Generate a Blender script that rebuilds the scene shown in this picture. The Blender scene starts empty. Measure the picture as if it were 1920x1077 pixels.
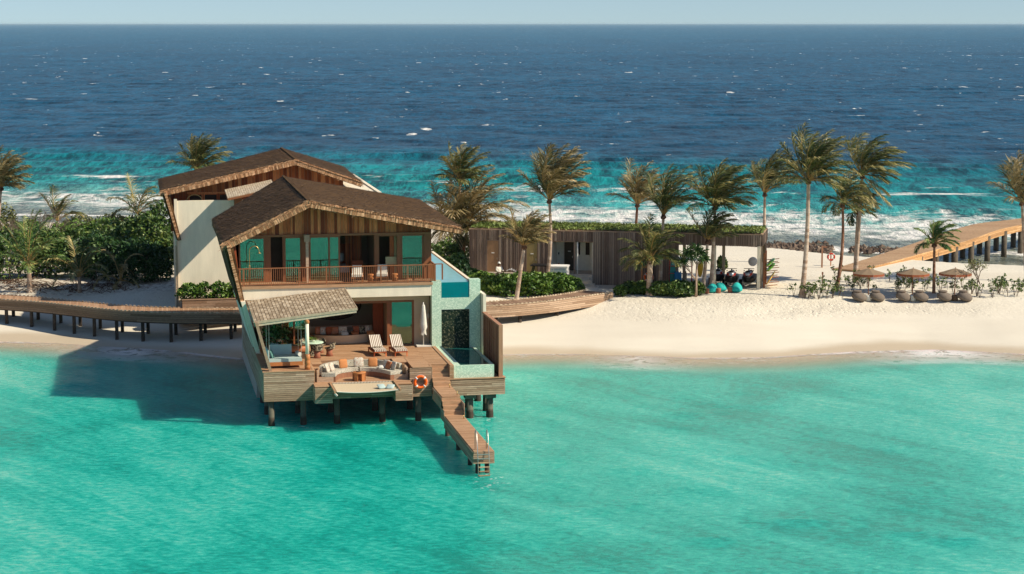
import bpy, math, random
import numpy as np
from mathutils import Vector, Matrix
rnd = random.Random(7)
NR = np.random.RandomState(11)
S = bpy.context.scene
R_ = math.radians

# ------------------------------------------------------------------ camera, sky, sun, exposure
CAMZ = 21.0; FPX = 3733.0; TH = math.atan(494.5 / FPX)
cam = bpy.data.objects.new('camera', bpy.data.cameras.new('camera')); S.collection.objects.link(cam)
cam.location = (0, 0, CAMZ); cam.rotation_euler = (math.pi / 2 - TH, 0, 0)
cam.data.sensor_width = 36; cam.data.lens = 36 * FPX / 1920; cam.data.clip_start = 1; cam.data.clip_end = 120000
S.camera = cam
SUN_E = R_(40); SUN_AZ = R_(-17)          # azimuth from +X towards the camera
sd = Vector((math.cos(SUN_E) * math.cos(SUN_AZ), math.cos(SUN_E) * math.sin(SUN_AZ), math.sin(SUN_E)))
W = bpy.data.worlds.new('World'); S.world = W; W.use_nodes = True
wn = W.node_tree; bg = wn.nodes['Background']
sky = wn.nodes.new('ShaderNodeTexSky'); sky.sky_type = 'NISHITA'; sky.sun_disc = False
sky.sun_elevation = SUN_E; sky.sun_rotation = math.atan2(sd.x, sd.y)
sky.air_density = 1.0; sky.dust_density = .3; sky.ozone_density = 3.0; sky.altitude = 0
wtc = wn.nodes.new('ShaderNodeTexCoord'); wad = wn.nodes.new('ShaderNodeVectorMath'); wad.inputs[1].default_value = (0, 0, .075)
wn.links.new(wtc.outputs['Generated'], wad.inputs[0]); wnm = wn.nodes.new('ShaderNodeVectorMath'); wnm.operation = 'NORMALIZE'
wn.links.new(wad.outputs[0], wnm.inputs[0]); wn.links.new(wnm.outputs[0], sky.inputs['Vector'])
wn.links.new(sky.outputs[0], bg.inputs[0]); bg.inputs[1].default_value = 0.088
sl = bpy.data.lights.new('sun', 'SUN'); sl.energy = 4.6; sl.angle = R_(0.55); sl.color = (1.0, 0.90, 0.74)
so = bpy.data.objects.new('sun', sl); S.collection.objects.link(so); so.rotation_euler = sd.to_track_quat('Z', 'Y').to_euler()
S.view_settings.view_transform = 'Standard'; S.view_settings.look = 'None'
S.view_settings.exposure = 0.38; S.view_settings.gamma = 1
S.render.engine = 'CYCLES'; S.cycles.max_bounces = 6; S.cycles.transparent_max_bounces = 12
S.cycles.use_denoising = True

# ------------------------------------------------------------------ picture-to-place measuring
def ray(px, py):
    x = (px - 960) / FPX; y = -(py - 538.5) / FPX
    return (x, math.cos(TH) + y * math.sin(TH), -math.sin(TH) + y * math.cos(TH))
def fz(px, py, z):
    d = ray(px, py); t = (z - CAMZ) / d[2]; return Vector((d[0] * t, d[1] * t, z))
def fyy(px, py, Y):
    d = ray(px, py); t = Y / d[1]; return Vector((d[0] * t, Y, CAMZ + d[2] * t))
class Frame:
    def __init__(s, o, ang):
        s.o = Vector(o); s.ang = ang; s.u = (math.cos(ang), math.sin(ang)); s.v = (-math.sin(ang), math.cos(ang))
    def w(s, a, b, z): return Vector((s.o.x + a * s.u[0] + b * s.v[0], s.o.y + a * s.u[1] + b * s.v[1], z))
    def loc(s, p):
        dx = p[0] - s.o.x; dy = p[1] - s.o.y
        return (dx * s.u[0] + dy * s.u[1], dx * s.v[0] + dy * s.v[1], p[2])
    def at(s, px, py, b):
        d = ray(px, py); t = (b + s.o.x * s.v[0] + s.o.y * s.v[1]) / (d[0] * s.v[0] + d[1] * s.v[1])
        return s.loc((d[0] * t, d[1] * t, CAMZ + d[2] * t))
VF = Frame((-13.15, 103.86, 0), R_(10.9))       # villa
SF = Frame((-3.2, 150.3, 0), R_(-11.3))         # service building

# ------------------------------------------------------------------ numpy noise
_perm = NR.rand(256, 256)
def vnoise(x, y, seed=0):
    x = np.asarray(x, float) + seed * 17.3; y = np.asarray(y, float) + seed * 31.7
    xi = np.floor(x).astype(int); yi = np.floor(y).astype(int); fx = x - xi; fy = y - yi
    fx = fx * fx * (3 - 2 * fx); fy = fy * fy * (3 - 2 * fy)
    a = _perm[xi % 256, yi % 256]; b = _perm[(xi + 1) % 256, yi % 256]
    c = _perm[xi % 256, (yi + 1) % 256]; d = _perm[(xi + 1) % 256, (yi + 1) % 256]
    return (a * (1 - fx) + b * fx) * (1 - fy) + (c * (1 - fx) + d * fx) * fy
def fbm(x, y, o=4, seed=0):
    s = 0; a = 0.5; f = 1
    for i in range(o):
        s = s + a * (vnoise(x * f, y * f, seed + i) - 0.5); a *= 0.5; f *= 2.03
    return s
def sstep(a, b, x): 
    t = np.clip((x - a) / (b - a), 0, 1); return t * t * (3 - 2 * t)

# ------------------------------------------------------------------ materials
MT = {}
def newmat(name):
    m = bpy.data.materials.new(name); m.use_nodes = True; MT[name] = m
    return m, m.node_tree, m.node_tree.nodes['Principled BSDF']
def N(t, k, **kw):
    n = t.nodes.new(k)
    for a, v in kw.items(): setattr(n, a, v)
    return n
def ramp(t, fac, stops, interp='LINEAR'):
    r = N(t, 'ShaderNodeValToRGB'); r.color_ramp.interpolation = interp
    e = r.color_ramp.elements
    while len(e) > 1: e.remove(e[-1])
    e[0].position = stops[0][0]; e[0].color = (*stops[0][1], 1) if len(stops[0][1]) == 3 else stops[0][1]
    for p, c in stops[1:]:
        q = e.new(p); q.color = (*c, 1)
    t.links.new(fac, r.inputs[0]); return r.outputs[0]
def noise(t, vec, scale, detail=3, rough=0.55, dist=0, dim='3D'):
    n = N(t, 'ShaderNodeTexNoise'); n.inputs['Scale'].default_value = scale; n.inputs['Detail'].default_value = detail
    n.inputs['Roughness'].default_value = rough; n.inputs['Distortion'].default_value = dist
    if vec is not None: t.links.new(vec, n.inputs['Vector'])
    return n.outputs[0]
def math_(t, op, a, b=None, c=None, clamp=False):
    n = N(t, 'ShaderNodeMath', operation=op); n.use_clamp = clamp
    for i, v in enumerate((a, b, c)):
        if v is None: continue
        if isinstance(v, (int, float)): n.inputs[i].default_value = v
        else: t.links.new(v, n.inputs[i])
    return n.outputs[0]
def mixc(t, fac, a, b, mode='MIX'):
    n = N(t, 'ShaderNodeMix'); n.data_type = 'RGBA'; n.blend_type = mode
    for i, v in ((0, fac), (6, a), (7, b)):
        if isinstance(v, (int, float)): n.inputs[i].default_value = v
        elif isinstance(v, tuple): n.inputs[i].default_value = (*v, 1)
        else: t.links.new(v, n.inputs[i])
    return n.outputs[2]
def mapping(t, vec, scale=(1, 1, 1), rot=(0, 0, 0), loc=(0, 0, 0)):
    m = N(t, 'ShaderNodeMapping'); m.inputs['Scale'].default_value = scale; m.inputs['Rotation'].default_value = rot; m.inputs['Location'].default_value = loc
    t.links.new(vec, m.inputs[0]); return m.outputs[0]
def bump(t, bs, h, strength=0.4, dist=0.02):
    b = N(t, 'ShaderNodeBump'); b.inputs['Strength'].default_value = strength; b.inputs['Distance'].default_value = dist
    t.links.new(h, b.inputs['Height']); t.links.new(b.outputs[0], bs.inputs['Normal']); return b
def attr(t, name):
    a = N(t, 'ShaderNodeAttribute'); a.attribute_name = name; return a.outputs['Fac']
def mat(name, cols, rough=0.7, var=0.25, nscale=3.0, stretch=(1, 1, 1), bumpd=0.0, spec=0.3, metal=0.0):
    """cols: 1..3 colours picked by each piece's own tint, broken up by a noise that is stretched along the grain"""
    m, t, bs = newmat(name)
    tc = N(t, 'ShaderNodeTexCoord').outputs['Object']
    if len(cols) == 1: c = mixc(t, 0.0, cols[0], cols[0])
    else: c = ramp(t, attr(t, 'tint'), [(i / (len(cols) - 1), col) for i, col in enumerate(cols)])
    v = mapping(t, tc, stretch)
    n = noise(t, v, nscale, 4, 0.65)
    k = N(t, 'ShaderNodeMapRange'); t.links.new(n, k.inputs[0]); k.inputs[1].default_value = 0.3; k.inputs[2].default_value = 0.7
    k.inputs[3].default_value = 1 - var; k.inputs[4].default_value = 1 + var
    vm = N(t, 'ShaderNodeVectorMath', operation='SCALE'); t.links.new(c, vm.inputs[0]); t.links.new(k.outputs[0], vm.inputs['Scale'])
    t.links.new(vm.outputs[0], bs.inputs['Base Color'])
    bs.inputs['Roughness'].default_value = rough; bs.inputs['Specular IOR Level'].default_value = spec; bs.inputs['Metallic'].default_value = metal
    if bumpd: bump(t, bs, n, 0.6, bumpd)
    return m
mat('deck_wood', [(.345, .19, .095), (.415, .24, .13), (.49, .30, .17)], .65, .22, 2.5, (1, 9, 9), .01)
mat('grey_wood', [(.30, .19, .115), (.39, .26, .165), (.50, .35, .235)], .8, .25, 3, (1, 8, 8), .01)
mat('walk_wood', [(.20, .115, .065), (.255, .155, .092), (.32, .205, .13)], .8, .22, 3, (2, 2, 8), .01)
mat('jetty_wood', [(.42, .22, .09), (.56, .31, .13), (.68, .41, .19)], .7, .2, 2, (2, 2, 6), .01)
mat('jetty_deck', [(.34, .20, .105), (.40, .25, .135), (.47, .31, .175)], .75, .2, 2, (2, 2, 6), .01)
mat('cedar', [(.24, .045, .012), (.50, .115, .032), (.84, .28, .10)], .6, .3, 2.5, (9, 9, 1), .008)
mat('screen_wood', [(.20, .085, .045), (.30, .14, .075), (.42, .22, .125)], .7, .2, 3, (9, 9, 1), .008)
mat('frame_wood', [(.24, .085, .034), (.31, .12, .05)], .5, .15, 4, (3, 3, 1))
mat('slat_wood', [(.135, .09, .068), (.21, .145, .11), (.31, .235, .18)], .85, .2, 2.5, (9, 9, 1), .01)
mat('thatch', [(.072, .041, .018), (.105, .060, .027), (.16, .097, .047)], .95, .8, 1.3, (1.2, 6, 1.2), .06, .1)
mat('straw', [(.22, .105, .05), (.46, .235, .115), (.72, .44, .25)], .9, .3, 6, (1, 1, 1), .02, .1)
mat('shingle', [(.31, .23, .145), (.46, .36, .24), (.64, .53, .375)], .8, .2, 8, (1, 1, 1), .01)
mat('plaster', [(.80, .70, .53)], .85, .10, .9, (1.6, 1.6, .35), .004)
mat('warm_plaster', [(.60, .47, .32)], .85, .06, 1.2)
mat('room_wall', [(.42, .29, .18)], .9, .08, 1.2)
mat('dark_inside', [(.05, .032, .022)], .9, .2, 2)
mat('concrete', [(.50, .43, .34)], .85, .14, 1.0, (1, 1, 1), .01)
mat('pile_concrete', [(.13, .12, .085)], .85, .35, 2.0, (1, 1, .6), .02)
mat('dark_pile', [(.055, .038, .026)], .8, .3, 3.0)
mat('jetty_pile', [(.10, .08, .055)], .8, .35, 2.0)
mat('brass', [(.62, .40, .16)], .3, .05, 3, metal=.8)
mat('steel', [(.50, .47, .42)], .3, .08, 5, metal=.7)
mat('white', [(.80, .77, .70)], .6, .04, 3)
mat('canvas', [(.70, .66, .56)], .9, .08, 5)
mat('net_cloth', [(.56, .45, .29)], .9, .1, 14)
mat('rope', [(.62, .56, .45)], .9, .1, 20)
mat('orange', [(.85, .14, .015)], .45, .05, 4)
mat('black', [(.012, .011, .011)], .45, .2, 4)
mat('rubber', [(.02, .018, .017)], .8, .2, 6)
mat('teal_fabric', [(.02, .40, .36)], .8, .1, 5)
mat('grey_fabric', [(.17, .135, .105)], .9, .12, 7, (1, 1, 1), .01)
mat('terracotta', [(.33, .125, .07)], .8, .1, 5)
mat('stool_wood', [(.42, .15, .045), (.50, .20, .07)], .45, .2, 6, (1, 1, 6))
mat('umbrella_cloth', [(.21, .145, .09), (.28, .20, .125)], .9, .08, 6)
mat('fringe', [(.30, .085, .035), (.50, .33, .22)], .9, .2, 12)
mat('cushion_orange', [(.50, .20, .07)], .9, .1, 14)
mat('pale_blue', [(.40, .50, .46)], .9, .06, 6)
mat('teal_cushion', [(.10, .22, .19)], .9, .1, 8)
mat('leather', [(.42, .15, .06)], .5, .12, 5)
mat('curtain', [(.55, .45, .24)], .9, .08, 6, (6, 6, 1))
mat('cloth_orange', [(.38, .10, .04)], .9, .1, 6)
mat('board_green', [(.28, .62, .06)], .35, .05, 3)
mat('board_yellow', [(.80, .46, .03)], .35, .05, 3)
mat('board_teal', [(.04, .30, .28)], .4, .1, 3)
mat('vest_blue', [(.02, .16, .33)], .7, .1, 6)
mat('red_paint', [(.55, .045, .02)], .4, .05, 4)
mat('door_tan', [(.33, .19, .10)], .6, .1, 3, (6, 6, 1))
mat('door_olive', [(.30, .22, .085)], .6, .1, 3, (6, 6, 1))
mat('door_brown', [(.065, .045, .026)], .6, .1, 3)
mat('silver', [(.50, .52, .54)], .35, .06, 4, metal=.3)
mat('gloss_red', [(.40, .03, .015)], .3, .06, 4)
mat('skin', [(.13, .06, .035)], .6, .05, 9)
mat('soil', [(.12, .075, .045)], .95, .3, 5)
mat('leaf', [(.020, .055, .010), (.070, .130, .022), (.23, .27, .06)], .5, .2, 1.2, (1, 1, 1), 0, .35)
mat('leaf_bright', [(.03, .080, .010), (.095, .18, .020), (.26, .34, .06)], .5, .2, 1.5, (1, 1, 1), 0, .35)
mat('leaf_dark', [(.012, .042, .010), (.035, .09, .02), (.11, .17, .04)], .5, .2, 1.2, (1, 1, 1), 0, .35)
mat('leaf_olive', [(.06, .075, .022), (.14, .15, .045), (.27, .26, .09)], .6, .2, 1.2)
mat('roof_leaf', [(.06, .095, .016), (.13, .18, .03), (.25, .30, .07)], .6, .2, 1.0)
mat('palm_leaf', [(.028, .056, .012), (.145, .145, .036), (.46, .37, .15)], .5, .2, 1.0, (1, 1, 1), 0, .35)
mat('palm_leaf_dry', [(.045, .058, .016), (.24, .185, .07), (.58, .43, .22)], .7, .2, 1.0)
mat('palm_leaf_green', [(.02, .065, .012), (.12, .20, .035), (.44, .46, .16)], .45, .2, 1.0, (1, 1, 1), 0, .4)
mat('frond_stalk', [(.30, .17, .05), (.40, .27, .09)], .6, .15, 3)
mat('palm_trunk', [(.33, .22, .15), (.44, .32, .23), (.54, .42, .32)], .9, .28, 4, (2, 2, 7), .03)
mat('palm_trunk_red', [(.17, .075, .04), (.24, .115, .065), (.33, .18, .11)], .9, .25, 4, (2, 2, 7), .03)
mat('twig', [(.12, .08, .055), (.22, .17, .13)], .9, .2, 5)
mat('root', [(.07, .035, .02), (.16, .085, .05)], .95, .3, 5)
mat('rock', [(.045, .03, .02), (.10, .065, .045), (.22, .16, .11)], .9, .4, 1.0, (1, 1, 1), .05)
mat('spray', [(.9, .9, .9)], .5, .02, 5)

def m_mosaic(name, a, b, scale, lum=None, rough=.35):
    m, t, bs = newmat(name); tc = N(t, 'ShaderNodeTexCoord').outputs['Object']
    v = N(t, 'ShaderNodeTexVoronoi'); v.inputs['Scale'].default_value = scale; t.links.new(tc, v.inputs['Vector'])
    sp = N(t, 'ShaderNodeSeparateColor'); t.links.new(v.outputs['Color'], sp.inputs[0])
    c = ramp(t, sp.outputs[0], [(0, a), (.7, b), (1, lum or b)]); t.links.new(c, bs.inputs['Base Color'])
    bs.inputs['Roughness'].default_value = rough; bs.inputs['Specular IOR Level'].default_value = .25
m_mosaic('green_mosaic', (.38, .55, .41), (.55, .70, .53), 19, (.68, .80, .62), .6)
m_mosaic('dark_mosaic', (.006, .014, .009), (.028, .036, .02), 16, (.16, .15, .09), .15)
m_mosaic('pattern_fabric', (.50, .46, .36), (.55, .50, .40), 40, (.07, .08, .05), .9)
m_mosaic('floral_fabric', (.58, .52, .42), (.55, .50, .40), 28, (.35, .12, .06), .9)
m_mosaic('dark_pattern', (.45, .38, .26), (.04, .03, .02), 16, (.02, .015, .01), .9)
m_mosaic('dark_fabric', (.05, .04, .03), (.10, .075, .05), 9, (.16, .13, .09), .9)
def m_stripes():
    m, t, bs = newmat('striped_fabric'); tc = N(t, 'ShaderNodeTexCoord').outputs['Object']
    sx = N(t, 'ShaderNodeSeparateXYZ'); t.links.new(tc, sx.inputs[0])
    w = math_(t, 'SINE', math_(t, 'MULTIPLY', sx.outputs[0], 2 * math.pi / .098))
    c = ramp(t, math_(t, 'MULTIPLY_ADD', w, .5, .5), [(.42, (.16, .075, .04)), (.52, (.74, .68, .56))]); t.links.new(c, bs.inputs['Base Color'])
    bs.inputs['Roughness'].default_value = .9
m_stripes()
def m_glass():
    m, t, bs = newmat('window_glass'); out = t.nodes['Material Output']
    g = N(t, 'ShaderNodeBsdfGlossy'); g.inputs['Roughness'].default_value = .015; g.inputs['Color'].default_value = (.34, .50, .37, 1)
    tr = N(t, 'ShaderNodeBsdfTransparent'); tr.inputs['Color'].default_value = (.42, .60, .48, 1)
    mx = N(t, 'ShaderNodeMixShader'); mx.inputs[0].default_value = .48
    gb = N(t, 'ShaderNodeBump'); gb.inputs['Strength'].default_value = .25; gb.inputs['Distance'].default_value = .01; t.links.new(noise(t, N(t, 'ShaderNodeTexCoord').outputs['Object'], 1.1, 3), gb.inputs['Height']); t.links.new(gb.outputs[0], g.inputs['Normal'])
    t.links.new(tr.outputs[0], mx.inputs[1]); t.links.new(g.outputs[0], mx.inputs[2]); t.links.new(mx.outputs[0], out.inputs[0])
    t.nodes.remove(bs)
m_glass()
def m_poolwater(name, col, rough=.04, spec=.5, bs_=.15):
    m, t, bs = newmat(name); tc = N(t, 'ShaderNodeTexCoord').outputs['Object']
    n = noise(t, tc, 2.2, 3); c = mixc(t, n, tuple(x * .8 for x in col), tuple(min(1, x * 1.2) for x in col))
    t.links.new(c, bs.inputs['Base Color']); bs.inputs['Roughness'].default_value = rough; bs.inputs['Specular IOR Level'].default_value = spec
    bump(t, bs, n, bs_, .03)
m_poolwater('plunge_water', (.012, .10, .09), .05, .3)
m_poolwater('pool_surface', (.24, .52, .50), .12, .35, .05)
m_poolwater('acrylic_water', (.0, .17, .19), .08, .3, .05)
def m_sand():
    m, t, bs = newmat('sand'); geo = N(t, 'ShaderNodeNewGeometry').outputs['Position']
    n1 = noise(t, mapping(t, geo, (.08, .25, 1)), 1, 4); n2 = noise(t, geo, 6, 3)
    base = ramp(t, n1, [(.3, (.65, .585, .465)), (.7, (.73, .665, .535))])
    wet = attr(t, 'wet'); base = mixc(t, wet, base, (.50, .41, .29))
    lit = attr(t, 'litter'); sp = noise(t, mapping(t, geo, (1, .6, 1)), 3.3, 5, .7)
    base = mixc(t, math_(t, 'MULTIPLY', lit, math_(t, 'MULTIPLY', math_(t, 'SUBTRACT', sp, .44, clamp=True), 7, clamp=True)), base, (.16, .085, .05))
    dots = noise(t, geo, 9, 2, .5)
    base = mixc(t, math_(t, 'MULTIPLY', math_(t, 'SUBTRACT', dots, .70, clamp=True), 8, clamp=True), base, (.2, .13, .08))
    t.links.new(base, bs.inputs['Base Color']); bs.inputs['Roughness'].default_value = .95; bs.inputs['Specular IOR Level'].default_value = .15
    rough = attr(t, 'foot')
    vo = N(t, 'ShaderNodeTexVoronoi'); vo.inputs['Scale'].default_value = 2.3; t.links.new(mapping(t, geo, (1, .55, 1)), vo.inputs['Vector'])
    foot = math_(t, 'MULTIPLY', math_(t, 'SUBTRACT', .32, vo.outputs['Distance'], clamp=True), rough)
    foot = math_(t, 'ADD', math_(t, 'MULTIPLY', math_(t, 'MULTIPLY', foot, noise(t, mapping(t, geo, (.35, .6, 1)), 1, 4, .7)), -1.8), math_(t, 'MULTIPLY', noise(t, mapping(t, geo, (1, .8, 1)), 1.4, 7, .72), math_(t, 'MULTIPLY_ADD', rough, .85, .06)))
    bump(t, bs, foot, .75, .34)
m_sand()
def m_water():
    m, t, bs = newmat('sea_water'); out = t.nodes['Material Output']
    geo = N(t, 'ShaderNodeNewGeometry').outputs['Position']
    dep = attr(t, 'depth'); ye = attr(t, 'yeff'); north = attr(t, 'north')
    # ---- lagoon: long pale drifts of stirred sand running towards the viewer's right
    vr = mapping(t, geo, (1, 1, 1), (0, 0, R_(50)))          # x axis of vr runs along the drifts
    st = mapping(t, vr, (.03, .15, .1)); warp = noise(t, mapping(t, geo, (.05, .03, .1)), 1, 3, .6, .4)
    drift = noise(t, st, 1, 6, .66, 1.3)
    fine = noise(t, mapping(t, vr, (.12, .60, .1)), 1, 8, .74, .9)
    lag = math_(t, 'ADD', math_(t, 'ADD', math_(t, 'MULTIPLY', drift, .27), math_(t, 'MULTIPLY', warp, .56)), math_(t, 'MULTIPLY', fine, .25))
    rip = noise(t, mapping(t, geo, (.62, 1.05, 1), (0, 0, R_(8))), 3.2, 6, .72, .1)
    lag = math_(t, 'ADD', lag, math_(t, 'MULTIPLY', math_(t, 'SUBTRACT', rip, .5), .42))  # ripples' light and dark lines mixed into the colour, along with fine turbidity
    deepc = ramp(t, lag, [(.455, (.002, .32, .25)), (.53, (.008, .48, .375)), (.59, (.045, .58, .45)), (.67, (.20, .68, .525))])
    shal = ramp(t, dep, [(0.0, (.56, .47, .33)), (.08, (.44, .45, .32)), (.20, (.20, .46, .35)), (.42, (.05, .42, .33))])
    inside = N(t, 'ShaderNodeMapRange'); t.links.new(math_(t, 'ADD', dep, math_(t, 'MULTIPLY', math_(t, 'SUBTRACT', warp, .5), .35)), inside.inputs[0])
    inside.inputs[1].default_value = .12; inside.inputs[2].default_value = .5
    lagc = mixc(t, inside.outputs[0], shal, deepc)
    # ---- the ocean side: reef flat, surf, teal shelf, deep blue
    big = noise(t, mapping(t, geo, (.012, .030, .1)), 1, 4, .6)
    yy = math_(t, 'ADD', ye, math_(t, 'MULTIPLY', math_(t, 'SUBTRACT', big, .5), 55))
    k = N(t, 'ShaderNodeMapRange'); t.links.new(yy, k.inputs[0]); k.inputs[1].default_value = 160; k.inputs[2].default_value = 460
    f = lambda y: (y - 160) / 300
    seac = ramp(t, k.outputs[0], [(f(165), (.22, .22, .15)), (f(204), (.17, .20, .15)), (f(220), (.18, .28, .23)), (f(240), (.03, .24, .215)), (f(262), (.006, .185, .175)), (f(296), (.003, .145, .155)), (f(322), (.001, .072, .104)), (f(345), (.001, .041, .074)), (f(455), (.001, .047, .086))])
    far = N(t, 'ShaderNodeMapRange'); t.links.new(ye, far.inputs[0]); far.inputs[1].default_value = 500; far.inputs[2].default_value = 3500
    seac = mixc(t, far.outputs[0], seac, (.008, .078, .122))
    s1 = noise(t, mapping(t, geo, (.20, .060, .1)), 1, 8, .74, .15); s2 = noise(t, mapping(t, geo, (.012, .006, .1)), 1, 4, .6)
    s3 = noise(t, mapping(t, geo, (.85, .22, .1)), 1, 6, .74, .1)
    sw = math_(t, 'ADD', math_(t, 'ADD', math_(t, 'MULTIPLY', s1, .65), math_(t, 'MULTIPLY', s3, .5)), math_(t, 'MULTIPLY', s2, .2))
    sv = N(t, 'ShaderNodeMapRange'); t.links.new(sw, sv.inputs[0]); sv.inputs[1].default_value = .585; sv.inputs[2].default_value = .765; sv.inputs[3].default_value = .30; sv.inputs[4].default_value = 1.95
    vm = N(t, 'ShaderNodeVectorMath', operation='SCALE'); t.links.new(seac, vm.inputs[0]); t.links.new(sv.outputs[0], vm.inputs['Scale']); seac = vm.outputs[0]  # light and dark of swell facets, with upwelling tones, put into the colour
    # patchy coral bottom on the reef flat
    rf = noise(t, mapping(t, geo, (.5, .30, .1)), 1, 6, .75)
    isreef = N(t, 'ShaderNodeMapRange'); t.links.new(ye, isreef.inputs[0]); isreef.inputs[1].default_value = 224; isreef.inputs[2].default_value = 208
    seac = mixc(t, math_(t, 'MULTIPLY', isreef.outputs[0], .85), seac, ramp(t, rf, [(.38, (.075, .08, .05)), (.5, (.20, .20, .14)), (.62, (.36, .36, .27))]))
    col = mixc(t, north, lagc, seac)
    # ---- foam
    def band(y0, y1, y2, y3):
        a = N(t, 'ShaderNodeMapRange'); t.links.new(yw, a.inputs[0]); a.inputs[1].default_value = y0; a.inputs[2].default_value = y1
        b = N(t, 'ShaderNodeMapRange'); t.links.new(yw, b.inputs[0]); b.inputs[1].default_value = y3; b.inputs[2].default_value = y2
        return math_(t, 'MULTIPLY', a.outputs[0], b.outputs[0])
    wob = noise(t, mapping(t, geo, (.03, .03, .1)), 1, 3, .6)
    yw = math_(t, 'ADD', ye, math_(t, 'MULTIPLY', math_(t, 'SUBTRACT', wob, .5), 26))
    fn = noise(t, mapping(t, geo, (.30, .26, .1)), 1, 9, .76, .8)
    fl = noise(t, mapping(t, geo, (.06, .24, .1)), 1, 8, .74, .4)
    fmix = math_(t, 'ADD', math_(t, 'MULTIPLY', fn, .62), math_(t, 'MULTIPLY', fl, .38))
    def thr(v, lo, hi):
        a = N(t, 'ShaderNodeMapRange'); t.links.new(v, a.inputs[0]); a.inputs[1].default_value = lo; a.inputs[2].default_value = hi; return a.outputs[0]
    b1 = band(206, 216, 230, 248)
    foam = thr(math_(t, 'ADD', fmix, math_(t, 'MULTIPLY', b1, .13)), .575, .665)
    foam = math_(t, 'MULTIPLY', foam, math_(t, 'MULTIPLY', b1, 3, clamp=True))
    b2 = band(252, 258, 262, 274)
    foam2 = math_(t, 'MULTIPLY', thr(math_(t, 'ADD', fl, math_(t, 'MULTIPLY', b2, .12)), .64, .70), math_(t, 'MULTIPLY', b2, 2, clamp=True))
    b3 = band(201.5, 203, 204.2, 206)
    foam3 = math_(t, 'MULTIPLY', thr(math_(t, 'ADD', fl, math_(t, 'MULTIPLY', b3, .25)), .60, .68), b3)
    b4 = band(275, 280, 300, 330)
    foam4 = math_(t, 'MULTIPLY', thr(noise(t, mapping(t, geo, (.05, .09, .1), (0, 0, 0), (13, 5, 0)), 1, 8, .7), .68, .72), b4)
    caps = thr(noise(t, mapping(t, geo, (.13, .075, .1)), 1, 5, .64, .2), .668, .69)
    isd = N(t, 'ShaderNodeMapRange'); t.links.new(ye, isd.inputs[0]); isd.inputs[1].default_value = 300; isd.inputs[2].default_value = 360
    caps = math_(t, 'MULTIPLY', caps, isd.outputs[0])
    nf = math_(t, 'MAXIMUM', math_(t, 'MAXIMUM', foam, foam2), math_(t, 'MAXIMUM', math_(t, 'MAXIMUM', foam3, foam4), caps))
    nf = math_(t, 'MULTIPLY', nf, north)
    # shore wash in the lagoon
    dn = math_(t, 'ADD', dep, math_(t, 'MULTIPLY', math_(t, 'SUBTRACT', noise(t, mapping(t, geo, (.055, .10, .1)), 1, 4, .6), .5), .16))
    lace = noise(t, mapping(t, geo, (.8, 1.1, .1)), 1, 6, .7, 1.0)
    ed = math_(t, 'MULTIPLY', thr(dn, -.035, -.012), thr(dn, .045, .004))
    ed2 = math_(t, 'MULTIPLY', thr(dn, -.04, .0), thr(dn, .14, .03))
    bo = attr(t, 'boost')
    ed3 = math_(t, 'MULTIPLY', math_(t, 'MULTIPLY', thr(dn, -.03, .01), thr(dn, .30, .09)), bo)
    sf0 = math_(t, 'MULTIPLY', ed3, thr(lace, .38, .48))
    sf = math_(t, 'MAXIMUM', math_(t, 'MULTIPLY', ed, thr(lace, .36, .50)), math_(t, 'MULTIPLY', math_(t, 'MULTIPLY', ed2, thr(lace, .50, .60)), .55))
    sf = math_(t, 'MAXIMUM', sf, sf0)
    sf = math_(t, 'MULTIPLY', sf, math_(t, 'SUBTRACT', 1, north))
    hull = attr(t, 'splash'); sf = math_(t, 'MAXIMUM', sf, math_(t, 'MULTIPLY', hull, thr(noise(t, geo, 2.6, 5, .7, .6), .56, .64)))
    fo = math_(t, 'MAXIMUM', nf, sf)
    col = mixc(t, fo, col, (.86, .83, .76))
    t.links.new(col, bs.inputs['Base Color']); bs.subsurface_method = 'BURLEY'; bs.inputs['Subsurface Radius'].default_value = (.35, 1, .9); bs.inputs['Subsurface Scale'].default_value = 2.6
    t.links.new(math_(t, 'MULTIPLY', math_(t, 'SUBTRACT', 1, north), .65), bs.inputs['Subsurface Weight'])
    r = math_(t, 'MULTIPLY_ADD', fo, .6, .13); r = math_(t, 'MULTIPLY_ADD', north, .14, r); t.links.new(r, bs.inputs['Roughness'])
    t.links.new(math_(t, 'MULTIPLY_ADD', north, -.03, .22), bs.inputs['Specular IOR Level']); bs.inputs['IOR'].default_value = 1.33
    # ripples
    h = math_(t, 'ADD', math_(t, 'MULTIPLY', rip, .34), math_(t, 'MULTIPLY', noise(t, mapping(t, geo, (1, .5, 1)), 4.5, 3, .6), .05))
    h2 = math_(t, 'ADD', math_(t, 'MULTIPLY', s1, 2.6), math_(t, 'MULTIPLY', s3, .8))
    hh = mixc(t, north, h, h2)
    bump(t, bs, hh, .8, 1.0)
    tr = N(t, 'ShaderNodeBsdfTransparent'); mx = N(t, 'ShaderNodeMixShader')
    al = thr(math_(t, 'ADD', dep, math_(t, 'MULTIPLY', math_(t, 'SUBTRACT', warp, .5), .10)), -.01, .22)
    al = math_(t, 'MAXIMUM', al, fo); al = math_(t, 'MULTIPLY_ADD', al, .92, .08)
    t.links.new(al, mx.inputs[0]); t.links.new(tr.outputs[0], mx.inputs[1]); t.links.new(bs.outputs[0], mx.inputs[2]); t.links.new(mx.outputs[0], out.inputs[0])
m_water()

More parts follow.
